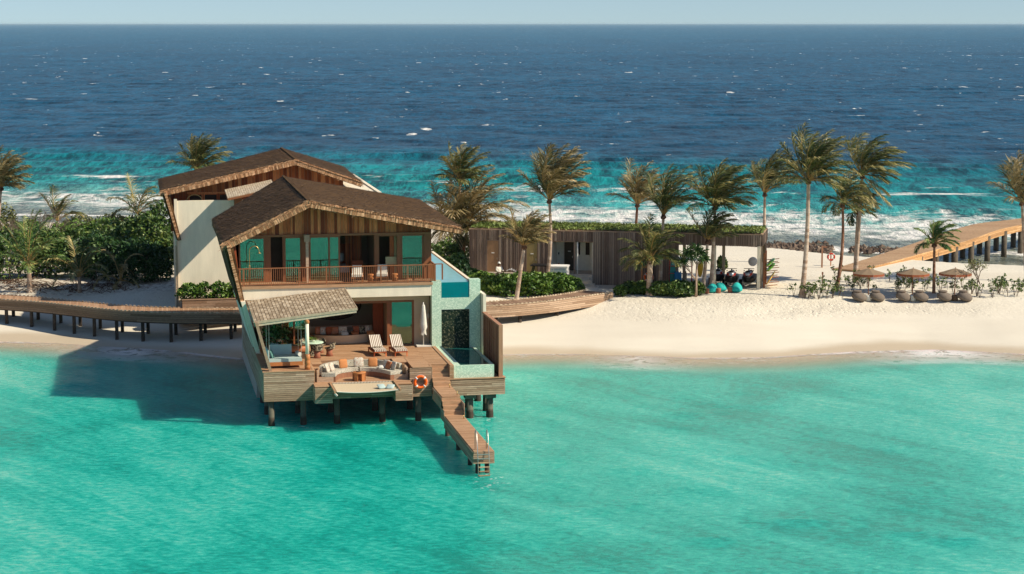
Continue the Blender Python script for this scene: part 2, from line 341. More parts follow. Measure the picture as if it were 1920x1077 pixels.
# ------------------------------------------------------------------ mesh builder
class MB:
    def __init__(s): s.v = []; s.f = []; s.t = []; s.sm = []
    def add(s, vs, fs, tint=None, smooth=False):
        o = len(s.v); s.v.extend([tuple(p) for p in vs]); tt = rnd.random() if tint is None else tint
        for f in fs: s.f.append([i + o for i in f]); s.t.append(tt); s.sm.append(smooth)
        return s
    def hexa(s, p, tint=None):      # p: 4 bottom ccw, 4 top ccw
        return s.add(p, [(3, 2, 1, 0), (4, 5, 6, 7), (0, 1, 5, 4), (1, 2, 6, 5), (2, 3, 7, 6), (3, 0, 4, 7)], tint)
    def box(s, x0, x1, y0, y1, z0, z1, tint=None):
        return s.hexa([(x0, y0, z0), (x1, y0, z0), (x1, y1, z0), (x0, y1, z0), (x0, y0, z1), (x1, y0, z1), (x1, y1, z1), (x0, y1, z1)], tint)
    def bar(s, p, q, w, h, tint=None, up=(0, 0, 1)):   # box beam from p to q
        p = Vector(p); q = Vector(q); d = (q - p).normalized(); u = Vector(up)
        if abs(d.dot(u)) > .98: u = Vector((0, 1, 0))
        a = d.cross(u).normalized() * w / 2; b = a.cross(d).normalized() * h / 2
        return s.hexa([p - a - b, p + a - b, q + a - b, q - a - b, p - a + b, p + a + b, q + a + b, q - a + b], tint)
    def tube(s, pts, r, n=8, tint=None, smooth=True, cap=True):
        pts = [Vector(p) for p in pts]; rs = r if isinstance(r, (list, tuple)) else [r] * len(pts)
        vs = []; a = None
        for i, p in enumerate(pts):
            d = (pts[min(i + 1, len(pts) - 1)] - pts[max(i - 1, 0)]).normalized()
            if a is None: a = d.cross(Vector((0, 0, 1)) if abs(d.z) < .9 else Vector((1, 0, 0))).normalized()
            else: a = (a - d * a.dot(d)).normalized()
            b = d.cross(a)
            for k in range(n):
                t = 2 * math.pi * k / n; vs.append(p + (a * math.cos(t) + b * math.sin(t)) * rs[i])
        fs = []
        for i in range(len(pts) - 1):
            for k in range(n): fs.append((i * n + k, i * n + (k + 1) % n, (i + 1) * n + (k + 1) % n, (i + 1) * n + k))
        tt = rnd.random() if tint is None else tint
        s.add(vs, fs, tt, smooth)
        if cap:
            o = len(s.v) - len(vs); s.f.append([o + k for k in range(n - 1, -1, -1)]); s.t.append(tt); s.sm.append(False)
            s.f.append([o + (len(pts) - 1) * n + k for k in range(n)]); s.t.append(tt); s.sm.append(False)
        return s
    def lathe(s, prof, c=(0, 0, 0), n=20, tint=None, sx=1, sy=1, smooth=True):
        vs = []; fs = []
        for r, z in prof:
            for k in range(n):
                t = 2 * math.pi * k / n; vs.append((c[0] + r * sx * math.cos(t), c[1] + r * sy * math.sin(t), c[2] + z))
        for i in range(len(prof) - 1):
            for k in range(n): fs.append((i * n + k, i * n + (k + 1) % n, (i + 1) * n + (k + 1) % n, (i + 1) * n + k))
        fs.append(tuple(range(n - 1, -1, -1))); fs.append(tuple((len(prof) - 1) * n + k for k in range(n)))
        return s.add(vs, fs, tint, smooth)
    def ell(s, c, r, n=12, m=8, tint=None, fn=None, M=None):
        vs = []; fs = []
        for i in range(m + 1):
            ph = math.pi * i / m
            for k in range(n):
                th = 2 * math.pi * k / n; p = Vector((math.sin(ph) * math.cos(th), math.sin(ph) * math.sin(th), math.cos(ph)))
                if fn: p = Vector(fn(p))
                p = Vector((p.x * r[0], p.y * r[1], p.z * r[2]))
                if M is not None: p = M @ p
                vs.append(p + Vector(c))
        for i in range(m):
            for k in range(n): fs.append((i * n + k, (i + 1) * n + k, (i + 1) * n + (k + 1) % n, i * n + (k + 1) % n))
        return s.add(vs, fs, tint, True)
    def pillow(s, c, w, h, d, M=None, tint=None):
        def f(p):
            e = .42; g = lambda x: math.copysign(abs(x) ** e, x)
            r = max(abs(p.x), abs(p.z), 1e-6); q = math.hypot(p.x, p.z)
            return (p.x / r * q, p.y, p.z / r * q)
        return s.ell(c, (w / 2, d / 2, h / 2), 16, 10, tint, f, M)
    def poly(s, pts, th, tint=None):     # flat polygon pts (ccw from above) thickened downwards
        n = len(pts); lo = [(p[0], p[1], p[2] - th) for p in pts]
        return s.add(list(pts) + lo, [tuple(range(n)), tuple(range(2 * n - 1, n - 1, -1))] + [((i + 1) % n, i, n + i, n + (i + 1) % n) for i in range(n)], tint)
    def build(s, name, m, parent=None, loc=None):
        me = bpy.data.meshes.new(name)
        me.from_pydata(s.v, [], s.f)
        a = me.attributes.new('tint', 'FLOAT', 'FACE'); a.data.foreach_set('value', s.t)
        me.polygons.foreach_set('use_smooth', s.sm)
        me.materials.append(MT[m]); me.update()
        o = bpy.data.objects.new(name, me); S.collection.objects.link(o)
        if parent is not None: o.parent = parent
        if loc is not None: o.location = loc
        return o
def npmesh(name, V, F, T, m, parent=None, smooth=False, attrs=None):
    """V (n,3), F (k,q) all faces with the same number of corners, T per-face tint"""
    me = bpy.data.meshes.new(name); F = np.asarray(F); q = F.shape[1]
    me.vertices.add(len(V)); me.vertices.foreach_set('co', np.asarray(V, np.float32).ravel())
    me.loops.add(F.size); me.loops.foreach_set('vertex_index', F.ravel().astype(np.int32))
    me.polygons.add(len(F)); me.polygons.foreach_set('loop_start', np.arange(0, F.size, q, dtype=np.int32))
    me.polygons.foreach_set('use_smooth', np.full(len(F), smooth))
    me.update(calc_edges=True)
    if T is not None:
        a = me.attributes.new('tint', 'FLOAT', 'FACE'); a.data.foreach_set('value', np.asarray(T, np.float32))
    for k, v in (attrs or {}).items():
        a = me.attributes.new(k, 'FLOAT', 'POINT'); a.data.foreach_set('value', np.asarray(v, np.float32).ravel())
    me.materials.append(MT[m]); me.validate()
    o = bpy.data.objects.new(name, me); S.collection.objects.link(o)
    if parent is not None: o.parent = parent
    return o
def thing(name, label, cat, loc=(0, 0, 0), rz=0, group=None):
    o = bpy.data.objects.new(name, None); S.collection.objects.link(o); o.location = loc; o.rotation_euler = (0, 0, rz)
    return tag(o, label, cat, group)
def tag(o, label, cat, group=None):
    o['label'] = label; o['category'] = cat
    if group: o['group'] = group
    return o
def copy_tree(o, parent=None):
    c = o.copy(); S.collection.objects.link(c)
    if parent is not None: c.parent = parent
    for ch in list(o.children): copy_tree(ch, c)
    return c
def slats(mb, p, q, z0, z1, pitch=.105, gap=.018, th=.03, nrm=(0, -1), seg=2.6, back=True):
    """horizontal boards from p to q (x,y), standing proud along nrm, with dark gaps between them"""
    p = Vector((p[0], p[1])); q = Vector((q[0], q[1])); L = (q - p).length; d = (q - p) / L; n = Vector(nrm)
    z = z0; 
    while z < z1 - .02:
        zz = min(z + pitch - gap, z1); s0 = 0; off = rnd.uniform(.6, seg)
        while s0 < L - 1e-3:
            s1 = min(L, s0 + off); off = seg
            a = p + d * s0; b = p + d * s1; k = th + rnd.uniform(-.004, .004)
            mb.hexa([(a.x, a.y, z), (b.x, b.y, z), (b.x + n.x * k, b.y + n.y * k, z), (a.x + n.x * k, a.y + n.y * k, z),
                     (a.x, a.y, zz), (b.x, b.y, zz), (b.x + n.x * k, b.y + n.y * k, zz), (a.x + n.x * k, a.y + n.y * k, zz)])
            s0 = s1
        z += pitch
def vslats(mb, p, q, z0, z1, pitch=.16, gap=.02, th=.04, nrm=(0, -1), ztop=None):
    p = Vector((p[0], p[1])); q = Vector((q[0], q[1])); L = (q - p).length; d = (q - p) / L; n = Vector(nrm); s0 = 0
    while s0 < L - .02:
        w = min(pitch * rnd.choice((.7, 1, 1, 1.3)), L - s0); a = p + d * s0; b = p + d * (s0 + w - gap); k = th * rnd.uniform(.6, 1.5)
        m0 = z0(s0 + w / 2) if callable(z0) else z0
        za, zb = (z1(s0), z1(s0 + w)) if callable(z1) else (z1, z1)
        if min(za, zb) > m0 + .01:
            mb.hexa([(a.x, a.y, m0), (b.x, b.y, m0), (b.x + n.x * k, b.y + n.y * k, m0), (a.x + n.x * k, a.y + n.y * k, m0),
                 (a.x, a.y, za), (b.x, b.y, zb), (b.x + n.x * k, b.y + n.y * k, zb), (a.x + n.x * k, a.y + n.y * k, za)])
        s0 += w
def planks(mb, x0, x1, y0, y1, z, th=.04, pitch=.14, gap=.008, along='x', seg=3.0):
    c0, c1 = (y0, y1) if along == 'x' else (x0, x1); l0, l1 = (x0, x1) if along == 'x' else (y0, y1)
    c = c0
    while c < c1 - .02:
        cc = min(c + pitch - gap, c1); s = l0; e = l0 + rnd.uniform(.8, seg)
        while s < l1 - 1e-3:
            e = min(e, l1); zz = z + rnd.uniform(-.0015, .0015)
            if along == 'x': mb.box(s, e - .004, c, cc, zz - th, zz)
            else: mb.box(c, cc, s, e - .004, zz - th, zz)
            s = e; e += seg
        c += pitch

# ================================================================== GROUND AND WATER
WL = -.28          # water level
def wline(pts): 
    w = [fz(x, y, WL) for x, y in pts]; return np.array([p.x for p in w]), np.array([p.y for p in w])
SX, SY = wline([(-700, 628), (-200, 636), (0, 640), (110, 642), (220, 652), (320, 660), (450, 672), (700, 676), (900, 668), (945, 664), (1100, 664), (1300, 673), (1440, 671), (1600, 660), (1750, 655), (1920, 664), (2300, 668), (2800, 660)])
NX, NY = wline([(-700, 425), (-300, 430), (0, 436), (330, 440), (900, 452), (1200, 464), (1360, 481), (1460, 489), (1532, 497), (1774, 515), (1920, 521), (2200, 528), (2700, 540)])
def ground(x, y):
    x = np.asarray(x, float); y = np.asarray(y, float)
    s = np.interp(x, SX, SY) + 1.6 * fbm(x / 9, x * 0 + 3, 3, 5); n = np.interp(x, NX, NY) + 1.5 * fbm(x / 7, x * 0 + 9, 3, 8)
    ds = y - s; dn = n - y
    zs = np.where(ds < 0, np.maximum(np.where(ds > -5, ds * .045, -.225 + (ds + 5) * .11), -2.6), np.minimum(ds * .075, 1.0) + .5 * sstep(11, 16, ds + 2.5 * fbm(x / 5, y / 5, 2, 3)))
    zn = np.where(dn < 0, np.maximum(dn * .06, -.45) - np.maximum(0, (y - n - 20) * .02), dn * .22)
    zs = zs + WL * (1 - sstep(0, 9, ds)); zn = zn + WL * (1 - sstep(0, 4, dn))
    z = np.minimum(zs, zn)
    return z + np.clip((z - WL) / .4, 0, 1) * (.10 * fbm(x / 3, y / 4, 4, 1))
gx = np.arange(-85, 85.01, .55); gy = np.concatenate([np.arange(60, 118, 4), np.arange(118, 215, .5), np.arange(215, 330, 8)])
GX, GY = np.meshgrid(gx, gy); GZ = np.maximum(ground(GX, GY), -6)
def grid_faces(r, c):
    i = np.arange(r - 1)[:, None] * c + np.arange(c - 1)[None]; i = i.ravel()
    return np.stack([i, i + 1, i + c + 1, i + c], 1)
ds_ = GY - np.interp(GX, SX, SY)
wet = np.clip(1 - (ds_ - 1.2 - 3 * fbm(GX / 6, GY / 6, 3, 4)) / 1.4, 0, 1) * (ds_ < 20)
wet = np.maximum(wet, np.clip(1 - (np.interp(GX, NX, NY) - GY - .5) / 1.5, 0, 1))
foot = sstep(8, 11, ds_) * (1 - .65 * sstep(17, 24, ds_)) * np.clip(.55 + 1.6 * fbm(GX / 7, GY / 5, 3, 6), .15, 1)
lit = np.clip(.8 * sstep(144, 147, GY) * (GX < -18), 0, 1) * .9 + .35 * sstep(14, 20, ds_) * (GX > 8) * (GX < 20) * 0
sand = npmesh('ground', np.stack([GX.ravel(), GY.ravel(), GZ.ravel()], 1), grid_faces(len(gy), len(gx)), None, 'sand', smooth=True, attrs={'wet': wet, 'foot': foot, 'litter': lit})
sand['kind'] = 'structure'
def gz(x, y): return float(ground(np.array([x]), np.array([y]))[0])
def onground(px, py, z0=1.5):
    """the spot of ground seen at a pixel"""
    z = z0
    for _ in range(8):
        p = fz(px, py, z); z = .5 * z + .5 * gz(p.x, p.y)
    return Vector((p.x, p.y, gz(p.x, p.y)))

rows = [-9000, -3000, -1000, -400, -150, -60, 0, 30, 50, 60]
def ext(a, b, st):
    y = a
    while y < b: rows.append(y); y += st
ext(61, 112, 1); ext(112, 142, .35); ext(142, 200, .9); ext(200, 340, .9); ext(340, 720, 1.35); ext(720, 1500, 3.6)
y = 1500.
while y < 60000: rows.append(y); y *= 1.022
rows.append(62000)
ry = np.array(sorted(set(rows))); u = np.linspace(-1, 1, 381)
WW = np.maximum(160, .8 * np.abs(ry) + 40); cu = u * .45 + .55 * u ** 5
WX = WW[:, None] * cu[None]; WY = np.repeat(ry[:, None], len(u), 1)
dep = WL - np.maximum(ground(np.clip(WX, -85, 85), np.clip(WY, 60, 330)), -6)
mid = (np.interp(WX, SX, SY) + np.interp(WX, NX, NY)) / 2; north = (WY > mid).astype(float)
safeY = np.maximum(WY, 60); yeff = WY + 77 * WX / safeY
amp = sstep(212, 236, yeff)
ph = (yeff + 9 * fbm(WX / 35, WY / 25, 3, 21)) * 2 * math.pi / 15
shelf = .22 * (np.exp(1.6 * np.sin(ph)) / 2.2 - .55) * sstep(214, 232, yeff) * (1 - sstep(300, 345, yeff)) * (1 + 1.2 * fbm(WX / 30, WY / 30, 2, 23))
def ridg(x, y, s): return 1 - 2 * np.abs(fbm(x, y, 2, s)) * 2.2
deep = (.42 * ridg(WX / 30, WY / 17, 31) + .24 * ridg(WX / 11, WY / 7, 35) + .10 * ridg(WX / 4.2, WY / 3.2, 38) - .4) * sstep(232, 330, yeff) * np.clip(1.7 - WY / 1300, 0, 1)
lagz = .07 * fbm(WX / 3.2, WY / 2.2, 3, 41) * np.clip((dep) * .8, 0, 1) * (WY > 58) * (WY < 145)
WZ = north * (shelf + deep) + lagz
sp = np.zeros_like(WX)
def splash(x, y, r, k=1.0):
    global sp
    sp = np.maximum(sp, k * np.clip(1 - np.hypot(WX - x, (WY - y) * .6) / r, 0, 1))
q = VF.w(9.45, -14.7, 0); splash(q.x, q.y, 1.3, .95)
for a, b in ((.4, .3), (2.1, .3), (3.9, .3), (6.35, .3), (8.3, .3), (11.1, .3), (12.2, .3), (12.3, 1.9), (9.2, -12), (9.6, -9)):
    q = VF.w(a, b - .3, 0); splash(q.x, q.y, .55, .75)
boost = np.clip(1 - np.abs(WX + 25) / 7, 0, 1) + np.clip(1.2 - np.abs(WX - 28) / 6, 0, 1) + .8 * np.clip(1 - np.abs(WX - 8) / 5, 0, 1)
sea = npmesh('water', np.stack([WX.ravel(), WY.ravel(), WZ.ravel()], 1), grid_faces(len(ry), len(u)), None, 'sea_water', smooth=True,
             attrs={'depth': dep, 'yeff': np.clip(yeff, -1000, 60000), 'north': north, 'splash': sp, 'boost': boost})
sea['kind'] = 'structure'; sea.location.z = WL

def haze():
    m = bpy.data.materials.new('haze_air'); m.use_nodes = True; t = m.node_tree; t.nodes.clear(); out = t.nodes.new('ShaderNodeOutputMaterial'); v = t.nodes.new('ShaderNodeVolumePrincipled')
    v.inputs['Color'].default_value = (.72, .93, 1, 1); v.inputs['Density'].default_value = 2.2e-5; v.inputs['Anisotropy'].default_value = 0; t.links.new(v.outputs[0], out.inputs['Volume']); MT['haze_air'] = m
    o = MB().box(-65000, 65000, -12000, 66000, -8, 28).build('haze', 'haze_air'); o['kind'] = 'stuff'; tag(o, 'thin pale sea haze that softens the far water and the horizon', 'haze')
haze()

# ================================================================== THE WATER VILLA
villa = thing('water_villa', 'front timber and cream villa on piles over the lagoon, with thatched gable, balcony and deck', 'villa', (VF.o.x, VF.o.y, 0), VF.ang)
def part(mb, name, m, parent=villa): return mb.build(name, m, parent)
ZD = 2.70; ZL = 2.0; ZB = 6.4
# --- deck floors
d = MB()
planks(d, 0, 2.7, 0, 2.45, ZD, pitch=.13); planks(d, 0, 3.3, 2.45, 9, ZD, pitch=.13)
planks(d, 3.3, 8.0, 3.1, 7.5, ZD, pitch=.13); planks(d, 8.0, 9.0, 0, 7.5, ZD, pitch=.13); planks(d, 9.0, 10.0, .75, 7.5, ZD, pitch=.13)
planks(d, 3.3, 10.0, 7.5, 12.5, ZD - .01, pitch=.2)
planks(d, 0, 2.9, 9, 19, ZD, pitch=.16)
part(d, 'deck', 'deck_wood')
d = MB(); planks(d, 2.7, 8.0, -.02, 3.1, ZL, pitch=.13)
planks(d, 2.62, 3.52, -1.0, -.02, ZL, pitch=.13); planks(d, 6.9, 7.8, -1.0, -.02, ZL, pitch=.13)
part(d, 'lounge_floor', 'deck_wood')
for (x0, x1, y0) in ((2.75, 3.3, .9), (7.2, 7.95, .7)):
    d = MB()
    for i in range(4):
        z = ZL + .175 * (i + 1); b = y0 + i * .4
        d.box(x0, x1, b, 3.1 if i == 3 else b + .4, z - .05, z - .003 * (i == 3), .6 + .1 * i); d.box(x0, x1, b + .03, b + .05, z - .19, z - .05, .1)
    part(d, 'steps', 'deck_wood')
# riser around the sunken lounge
d = MB(); slats(d, (3.3, 3.1), (7.2, 3.1), ZL, ZD - .05, .11, .015, .03); d.box(2.69, 2.72, 0, 3.1, ZL, ZD - .05, .3); d.box(7.98, 8.01, .02, 3.1, ZL, ZD - .05, .3)
part(d, 'lounge_riser', 'deck_wood')
# --- skirts of weathered boards
d = MB(); F = (0, -1)
slats(d, (0, 0), (2.68, 0), 1.1, ZD - .05); slats(d, (3.52, 0), (6.9, 0), 1.14, ZL - .05)
slats(d, (2.62, -1.0), (3.52, -1.0), 1.1, ZL - .05); slats(d, (6.9, -1.0), (7.8, -1.0), 1.1, ZL - .05)
slats(d, (2.62, 0), (2.62, -1), 1.1, ZL - .05, nrm=(-1, 0)); slats(d, (6.9, 0), (6.9, -1), 1.1, ZL - .05, nrm=(-1, 0))
slats(d, (3.52, -1), (3.52, 0), 1.1, ZL - .05, nrm=(1, 0)); slats(d, (7.8, -1), (7.8, 0), 1.1, ZL - .05, nrm=(1, 0))
slats(d, (7.8, 0), (8.98, 0), 1.1, ZD - .05); slats(d, (10.05, 0), (12.98, 0), 1.07, 1.93)
slats(d, (0, 19), (0, 0), 1.1, ZD - .05, nrm=(-1, 0)); slats(d, (12.98, 0), (12.98, 5.2), 1.07, 1.93, nrm=(1, 0))
slats(d, (9.0, .75), (9.0, 0), 1.4, ZD - .05, nrm=(1, 0))
part(d, 'deck_skirt', 'grey_wood')
d = MB()          # dark framing behind the boards
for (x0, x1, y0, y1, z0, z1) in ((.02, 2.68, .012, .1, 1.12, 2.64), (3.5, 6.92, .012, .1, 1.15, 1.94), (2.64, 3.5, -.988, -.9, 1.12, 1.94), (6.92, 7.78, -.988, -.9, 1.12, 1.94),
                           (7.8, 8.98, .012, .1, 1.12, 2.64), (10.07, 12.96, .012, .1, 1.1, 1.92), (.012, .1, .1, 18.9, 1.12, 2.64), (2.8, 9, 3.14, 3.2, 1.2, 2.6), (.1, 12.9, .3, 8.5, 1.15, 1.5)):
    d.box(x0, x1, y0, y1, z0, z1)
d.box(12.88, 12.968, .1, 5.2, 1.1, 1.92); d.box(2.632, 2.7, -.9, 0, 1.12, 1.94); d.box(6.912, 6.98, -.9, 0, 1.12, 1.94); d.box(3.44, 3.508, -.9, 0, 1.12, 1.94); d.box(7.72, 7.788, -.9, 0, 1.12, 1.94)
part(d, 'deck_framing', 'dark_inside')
d = MB()          # coping boards
for (x0, x1, y0, y1, z) in ((-.05, 2.72, -.05, .09, ZD + .012), (-.05, .12, .09, 19, ZD + .012), (2.6, 2.72, .09, 2.4, ZD + .012), (7.95, 9.02, -.05, .09, ZD + .012), (7.93, 8.06, .09, 3.1, ZD + .012), (8.92, 9.04, .09, .75, ZD + .012),
                      (9.98, 13.04, -.05, .12, 2.0), (12.86, 13.04, .12, .5, 2.0)): d.box(x0, x1, y0, y1, z - .05, z)
part(d, 'coping', 'deck_wood')
# --- piles
def pile(a, b, z1, r=.16, cap=True):
    m = MB(); m.tube([(a, b, -2.2), (a, b, z1)], r, 14, smooth=True)
    o = part(m, 'pile', 'pile_concrete'); g = MB(); g.lathe([(r + .004, -2.1), (r + .012, -.5), (r + .016, -.16), (r + .006, .02 + .1 * rnd.random()), (r + .001, .2)], (a, b, 0), 14, None); g.build('waterline_growth', 'dark_pile', o); return o
for a in (.4, 2.1, 3.9, 6.35, 8.3):
    for b in (.35, 3.6, 7.0): pile(a, b, 1.16)
for a, b in ((11.15, .5), (12.25, .5), (11.6, 3.6), (12.4, 2.4), (12.4, 5.2)):
    pile(a, b, 1.1, .19); m = MB(); m.box(a - .3, a + .3, b - .3, b + .3, .82, 1.1); part(m, 'pile_cap', 'pile_concrete')
for a, b in ((.4, 10.5), (.4, 14), (2.2, 10.5), (.4, 17.5)): pile(a, b, 1.2)
m = MB(); m.box(.15, 12.6, 8.5, 23, -.5, 2.6); part(m, 'foundation', 'concrete')
# --- stairs and pier to the water
d = MB()
for i in range(5):
    z = ZD - .2 * (i + 1) + .0; b = .75 - .28 * i; d.box(9.02, 9.98, b - .28, b, z - .05, z, .4 + .1 * i); d.box(9.02, 9.98, b - .03, b - .0, z, z + .15, .5)
part(d, 'steps', 'deck_wood')
d = MB(); planks(d, 9.0, 9.98, -3.5, -.65, 1.7, pitch=.14)
for i in range(4):
    z = 1.7 - .2 * (i + 1); b = -3.5 - .27 * i; d.box(8.98, 9.96, b - .27, b, z - .05, z, .5 + .1 * i); d.box(8.98, 9.96, b - .03, b, z, z + .15, .6)
planks(d, 8.98, 9.92, -13.3, -4.58, .9, pitch=.14); part(d, 'pier_deck', 'deck_wood')
d = MB()
slats(d, (8.97, -.6), (8.97, -3.5), 1.05, 1.66, nrm=(-1, 0)); slats(d, (8.96, -3.5), (8.96, -4.6), .55, 1.2, nrm=(-1, 0)); slats(d, (8.96, -4.6), (8.96, -13.3), .28, .86, nrm=(-1, 0))
slats(d, (8.96, -13.3), (9.95, -13.3), .28, .86); slats(d, (9.95, -13.3), (9.95, -4.6), .28, .86, nrm=(1, 0)); slats(d, (9.99, -4.6), (9.99, -.6), .9, 1.5, nrm=(1, 0))
part(d, 'pier_skirt', 'grey_wood')
d = MB(); d.box(9.0, 9.9, -13.25, -4.6, .34, .84); d.box(9.0, 9.93, -3.4, -.3, 1.0, 1.4); part(d, 'pier_framing', 'dark_inside')
for a, b in ((9.2, -11.0), (9.25, -12.9), (9.7, -12.9), (9.2, -7.5), (9.7, -7.5), (9.2, -4.0), (9.7, -4.0)): m = MB(); m.tube([(a, b, -2.2), (a, b, .4)], .12, 12); part(m, 'pile', 'dark_pile')
for b, a in ((-1.0, 9.8), (-3.2, 9.85), (-5.6, 9.8), (-12.6, 9.78)):
    m = MB(); m.tube([(a, b, .9 if b < -4 else 1.7), (a, b, (.9 if b < -4 else 1.7) + .22)], .025, 6); part(m, 'light_post', 'brass')
# --- ladder at the pier's end
m = MB()
for a in (9.12, 9.66):
    m.tube([(a, -12.9, .9), (a, -12.9, 1.75), (a, -13.05, 1.86), (a, -13.3, 1.75), (a + .03, -13.5, .6), (a + .05, -13.64, -.95)], .021, 8)
lad = thing('swim_ladder', 'pale metal swim ladder hanging off the end of the villa pier into the lagoon', 'ladder', VF.w(9.4, -13.5, 0), VF.ang)
def toloc(mb, o, ang=None):          # villa coordinates -> a thing's own
    mb.v = [(x - o[0], y - o[1], z - o[2]) for x, y, z in mb.v]; return mb
toloc(m, (9.4, -13.5, 0)).build('rail', 'steel', lad)
for i in range(8):
    z = .75 - i * .2; t = MB(); t.box(9.14 + i * .005, 9.68 + i * .005, -13.55 - .02 * i, -13.47 - .02 * i, z, z + .035); toloc(t, (9.4, -13.5, 0)).build('tread', 'steel' if i < 2 else 'jetty_deck', lad)
# --- plunge pool and screens
m = MB(); zt = 2.66
m.box(10.2, 12.45, .25, .42, 1.5, zt); m.box(10.2, 10.62, .42, 6.5, 1.5, zt); m.box(12.3, 12.45, .42, 6.5, 1.5, zt)
part(m, 'plunge_pool', 'green_mosaic')
m = MB(); m.box(10.62, 12.3, .42, 6.48, 1.6, 2.60); part(m, 'plunge_pool_water', 'plunge_water')
m = MB(); m.box(10.0, 10.2, .0, 6.5, 1.93, 2.74, .5); m.box(9.98, 10.18, .02, .78, 1.5, 2.6, .3)
for i in range(7): m.box(9.97, 10.2, -.03, .0, 2.0 + i * .1, 2.085 + i * .1)
part(m, 'pool_side_boards', 'deck_wood')
m = MB(); planks(m, 10.2, 13.0, .02, .25, 1.95, pitch=.12); planks(m, 12.47, 13.0, .25, 5.4, 1.95, pitch=.12); part(m, 'pool_ledge', 'deck_wood')
m = MB()          # privacy screen
vslats(m, (12.78, .3), (12.78, 5.3), 1.95, 4.72, .30, .02, .03, (-1, 0)); vslats(m, (12.84, .3), (12.84, 5.3), 1.95, 4.72, .30, .02, .03, (1, 0))
m.box(12.70, 12.92, .17, .3, 1.95, 4.82, .9); m.box(12.70, 12.92, .3, 5.35, 4.72, 4.82, .9)
for z in (2.9, 3.8): m.box(12.735, 12.88, .3, 5.3, z, z + .05, .2)
for i in range(9): m.box(12.73, 12.76, .5 + i * .55, .56 + i * .55, 2, 4.7, .1)
part(m, 'privacy_screen', 'screen_wood')
# --- pool tower with the raised infinity pool
m = MB(); m.box(10.0, 10.55, 6.5, 7.1, 2.4, 6.47); m.box(12.17, 12.8, 6.5, 7.1, 2.4, 6.52); m.box(10.55, 12.17, 6.5, 7.1, 4.83, 5.5)
part(m, 'pool_tower', 'green_mosaic')
m = MB(); m.box(10.56, 12.16, 6.56, 6.9, 2.5, 4.83); part(m, 'waterfall_panel', 'dark_mosaic')
m = MB(); m.box(10.56, 12.16, 6.53, 6.62, 5.5, 6.38); part(m, 'acrylic_panel', 'acrylic_water')
m = MB(); m.box(10.32, 12.22, 6.62, 21.4, 5.4, 6.40); part(m, 'infinity_pool_water', 'pool_surface')
m = MB(); m.box(12.22, 12.40, 7.1, 21.6, 2.4, 6.45); m.box(10.2, 12.3, 21.4, 21.6, 2.4, 6.45); m.box(12.83, 13.0, 5.75, 7.4, 2.0, 5.75); part(m, 'pool_wall', 'plaster')
# --- walls of the lower storey
m = MB(); m.box(9.12, 10.0, 7.5, 7.7, ZD, 5.7); m.box(-.2, 9.12, 7.5, 7.7, 5.30, 5.7); m.box(1.0, 1.55, 7.5, 7.7, ZD, 5.3)
part(m, 'wall', 'warm_plaster')
m = MB(); m.box(-.75, 9.98, 6.5, 8.3, 5.66, 6.30); part(m, 'floor_slab', 'plaster')
m = MB(); m.box(-1.0, 10.05, 6.42, 6.5, 6.28, 6.42, .6); planks(m, -.95, 10.1, 6.5, 8.35, 6.42, pitch=.12); part(m, 'balcony_floor', 'deck_wood')
m = MB(); m.box(.3, .5, 7.7, 12.5, ZD, 5.6); m.box(.3, 10.1, 12.3, 12.5, ZD, 5.6); m.box(7.65, 7.8, 8.6, 12.3, ZD, 5.6); m.box(.3, 10.1, 7.71, 12.5, 5.55, 5.65); m.box(9.95, 10.1, 7.7, 12.5, ZD, 5.6)
part(m, 'room_wall', 'room_wall')
m = MB(); m.box(7.0, 7.6, 9.6, 9.7, ZD, 5.3, .2); part(m, 'inner_door', 'cedar')
# fins leaning along the left side, carrying the roof line down to the deck
m = MB()
def lean(b0, b1, z0, z1, th=.16, k=0.0):
    ax = lambda z: .30 - (z - ZD) * .27 + k
    m.hexa([(ax(z0), b0, z0), (ax(z0) + th, b0, z0), (ax(z0) + th, b1, z0), (ax(z0), b1, z0), (ax(z1), b0, z1), (ax(z1) + th, b0, z1), (ax(z1) + th, b1, z1), (ax(z1), b1, z1)])
lean(.05, .45, ZD, 5.35); part(m, 'leaning_post', 'grey_wood')
m = MB(); lean(6.0, 7.6, ZD, 5.655, .24, -.30); lean(8.4, 18.5, ZD, 5.655, .24, -.36); part(m, 'leaning_wall', 'plaster')
# lower doors
def door_frame(mb, x0, x1, z0, z1, b, mull=(), w=.09, d=.1):
    mb.box(x0, x0 + w, b - d, b + .02, z0, z1); mb.box(x1 - w, x1, b - d, b + .02, z0, z1); mb.box(x0 + w, x1 - w, b - d, b + .02, z1 - w, z1); mb.box(x0 + w, x1 - w, b - d, b + .02, z0, z0 + .05)
    for c in mull: mb.box(c - w / 2, c + w / 2, b - d, b + .02, z0 + .05, z1 - w)
def glazed(x0, x1, z0, z1, b, mull=(), w=.09, parent=villa, name='sliding_door'):
    f = MB(); door_frame(f, x0, x1, z0, z1, b, mull, w); fo = f.build(name, 'frame_wood', parent)
    xs = [x0] + list(mull) + [x1]
    for i in range(len(xs) - 1):
        g = MB(); g.box(xs[i] + w * .6, xs[i + 1] - w * .6, b - .05, b - .04, z0 + .04, z1 - w * .8); g.build('pane', 'window_glass', fo)
    return fo
glazed(1.55, 3.0, ZD, 5.3, 7.62, (2.25,)); glazed(7.72, 9.12, ZD, 5.3, 7.62, (), .12)
m = MB(); m.box(3.0, 7.72, 7.5, 7.64, 5.16, 5.3); m.box(7.55, 7.72, 7.45, 7.6, ZD, 5.16); part(m, 'door_header', 'frame_wood')
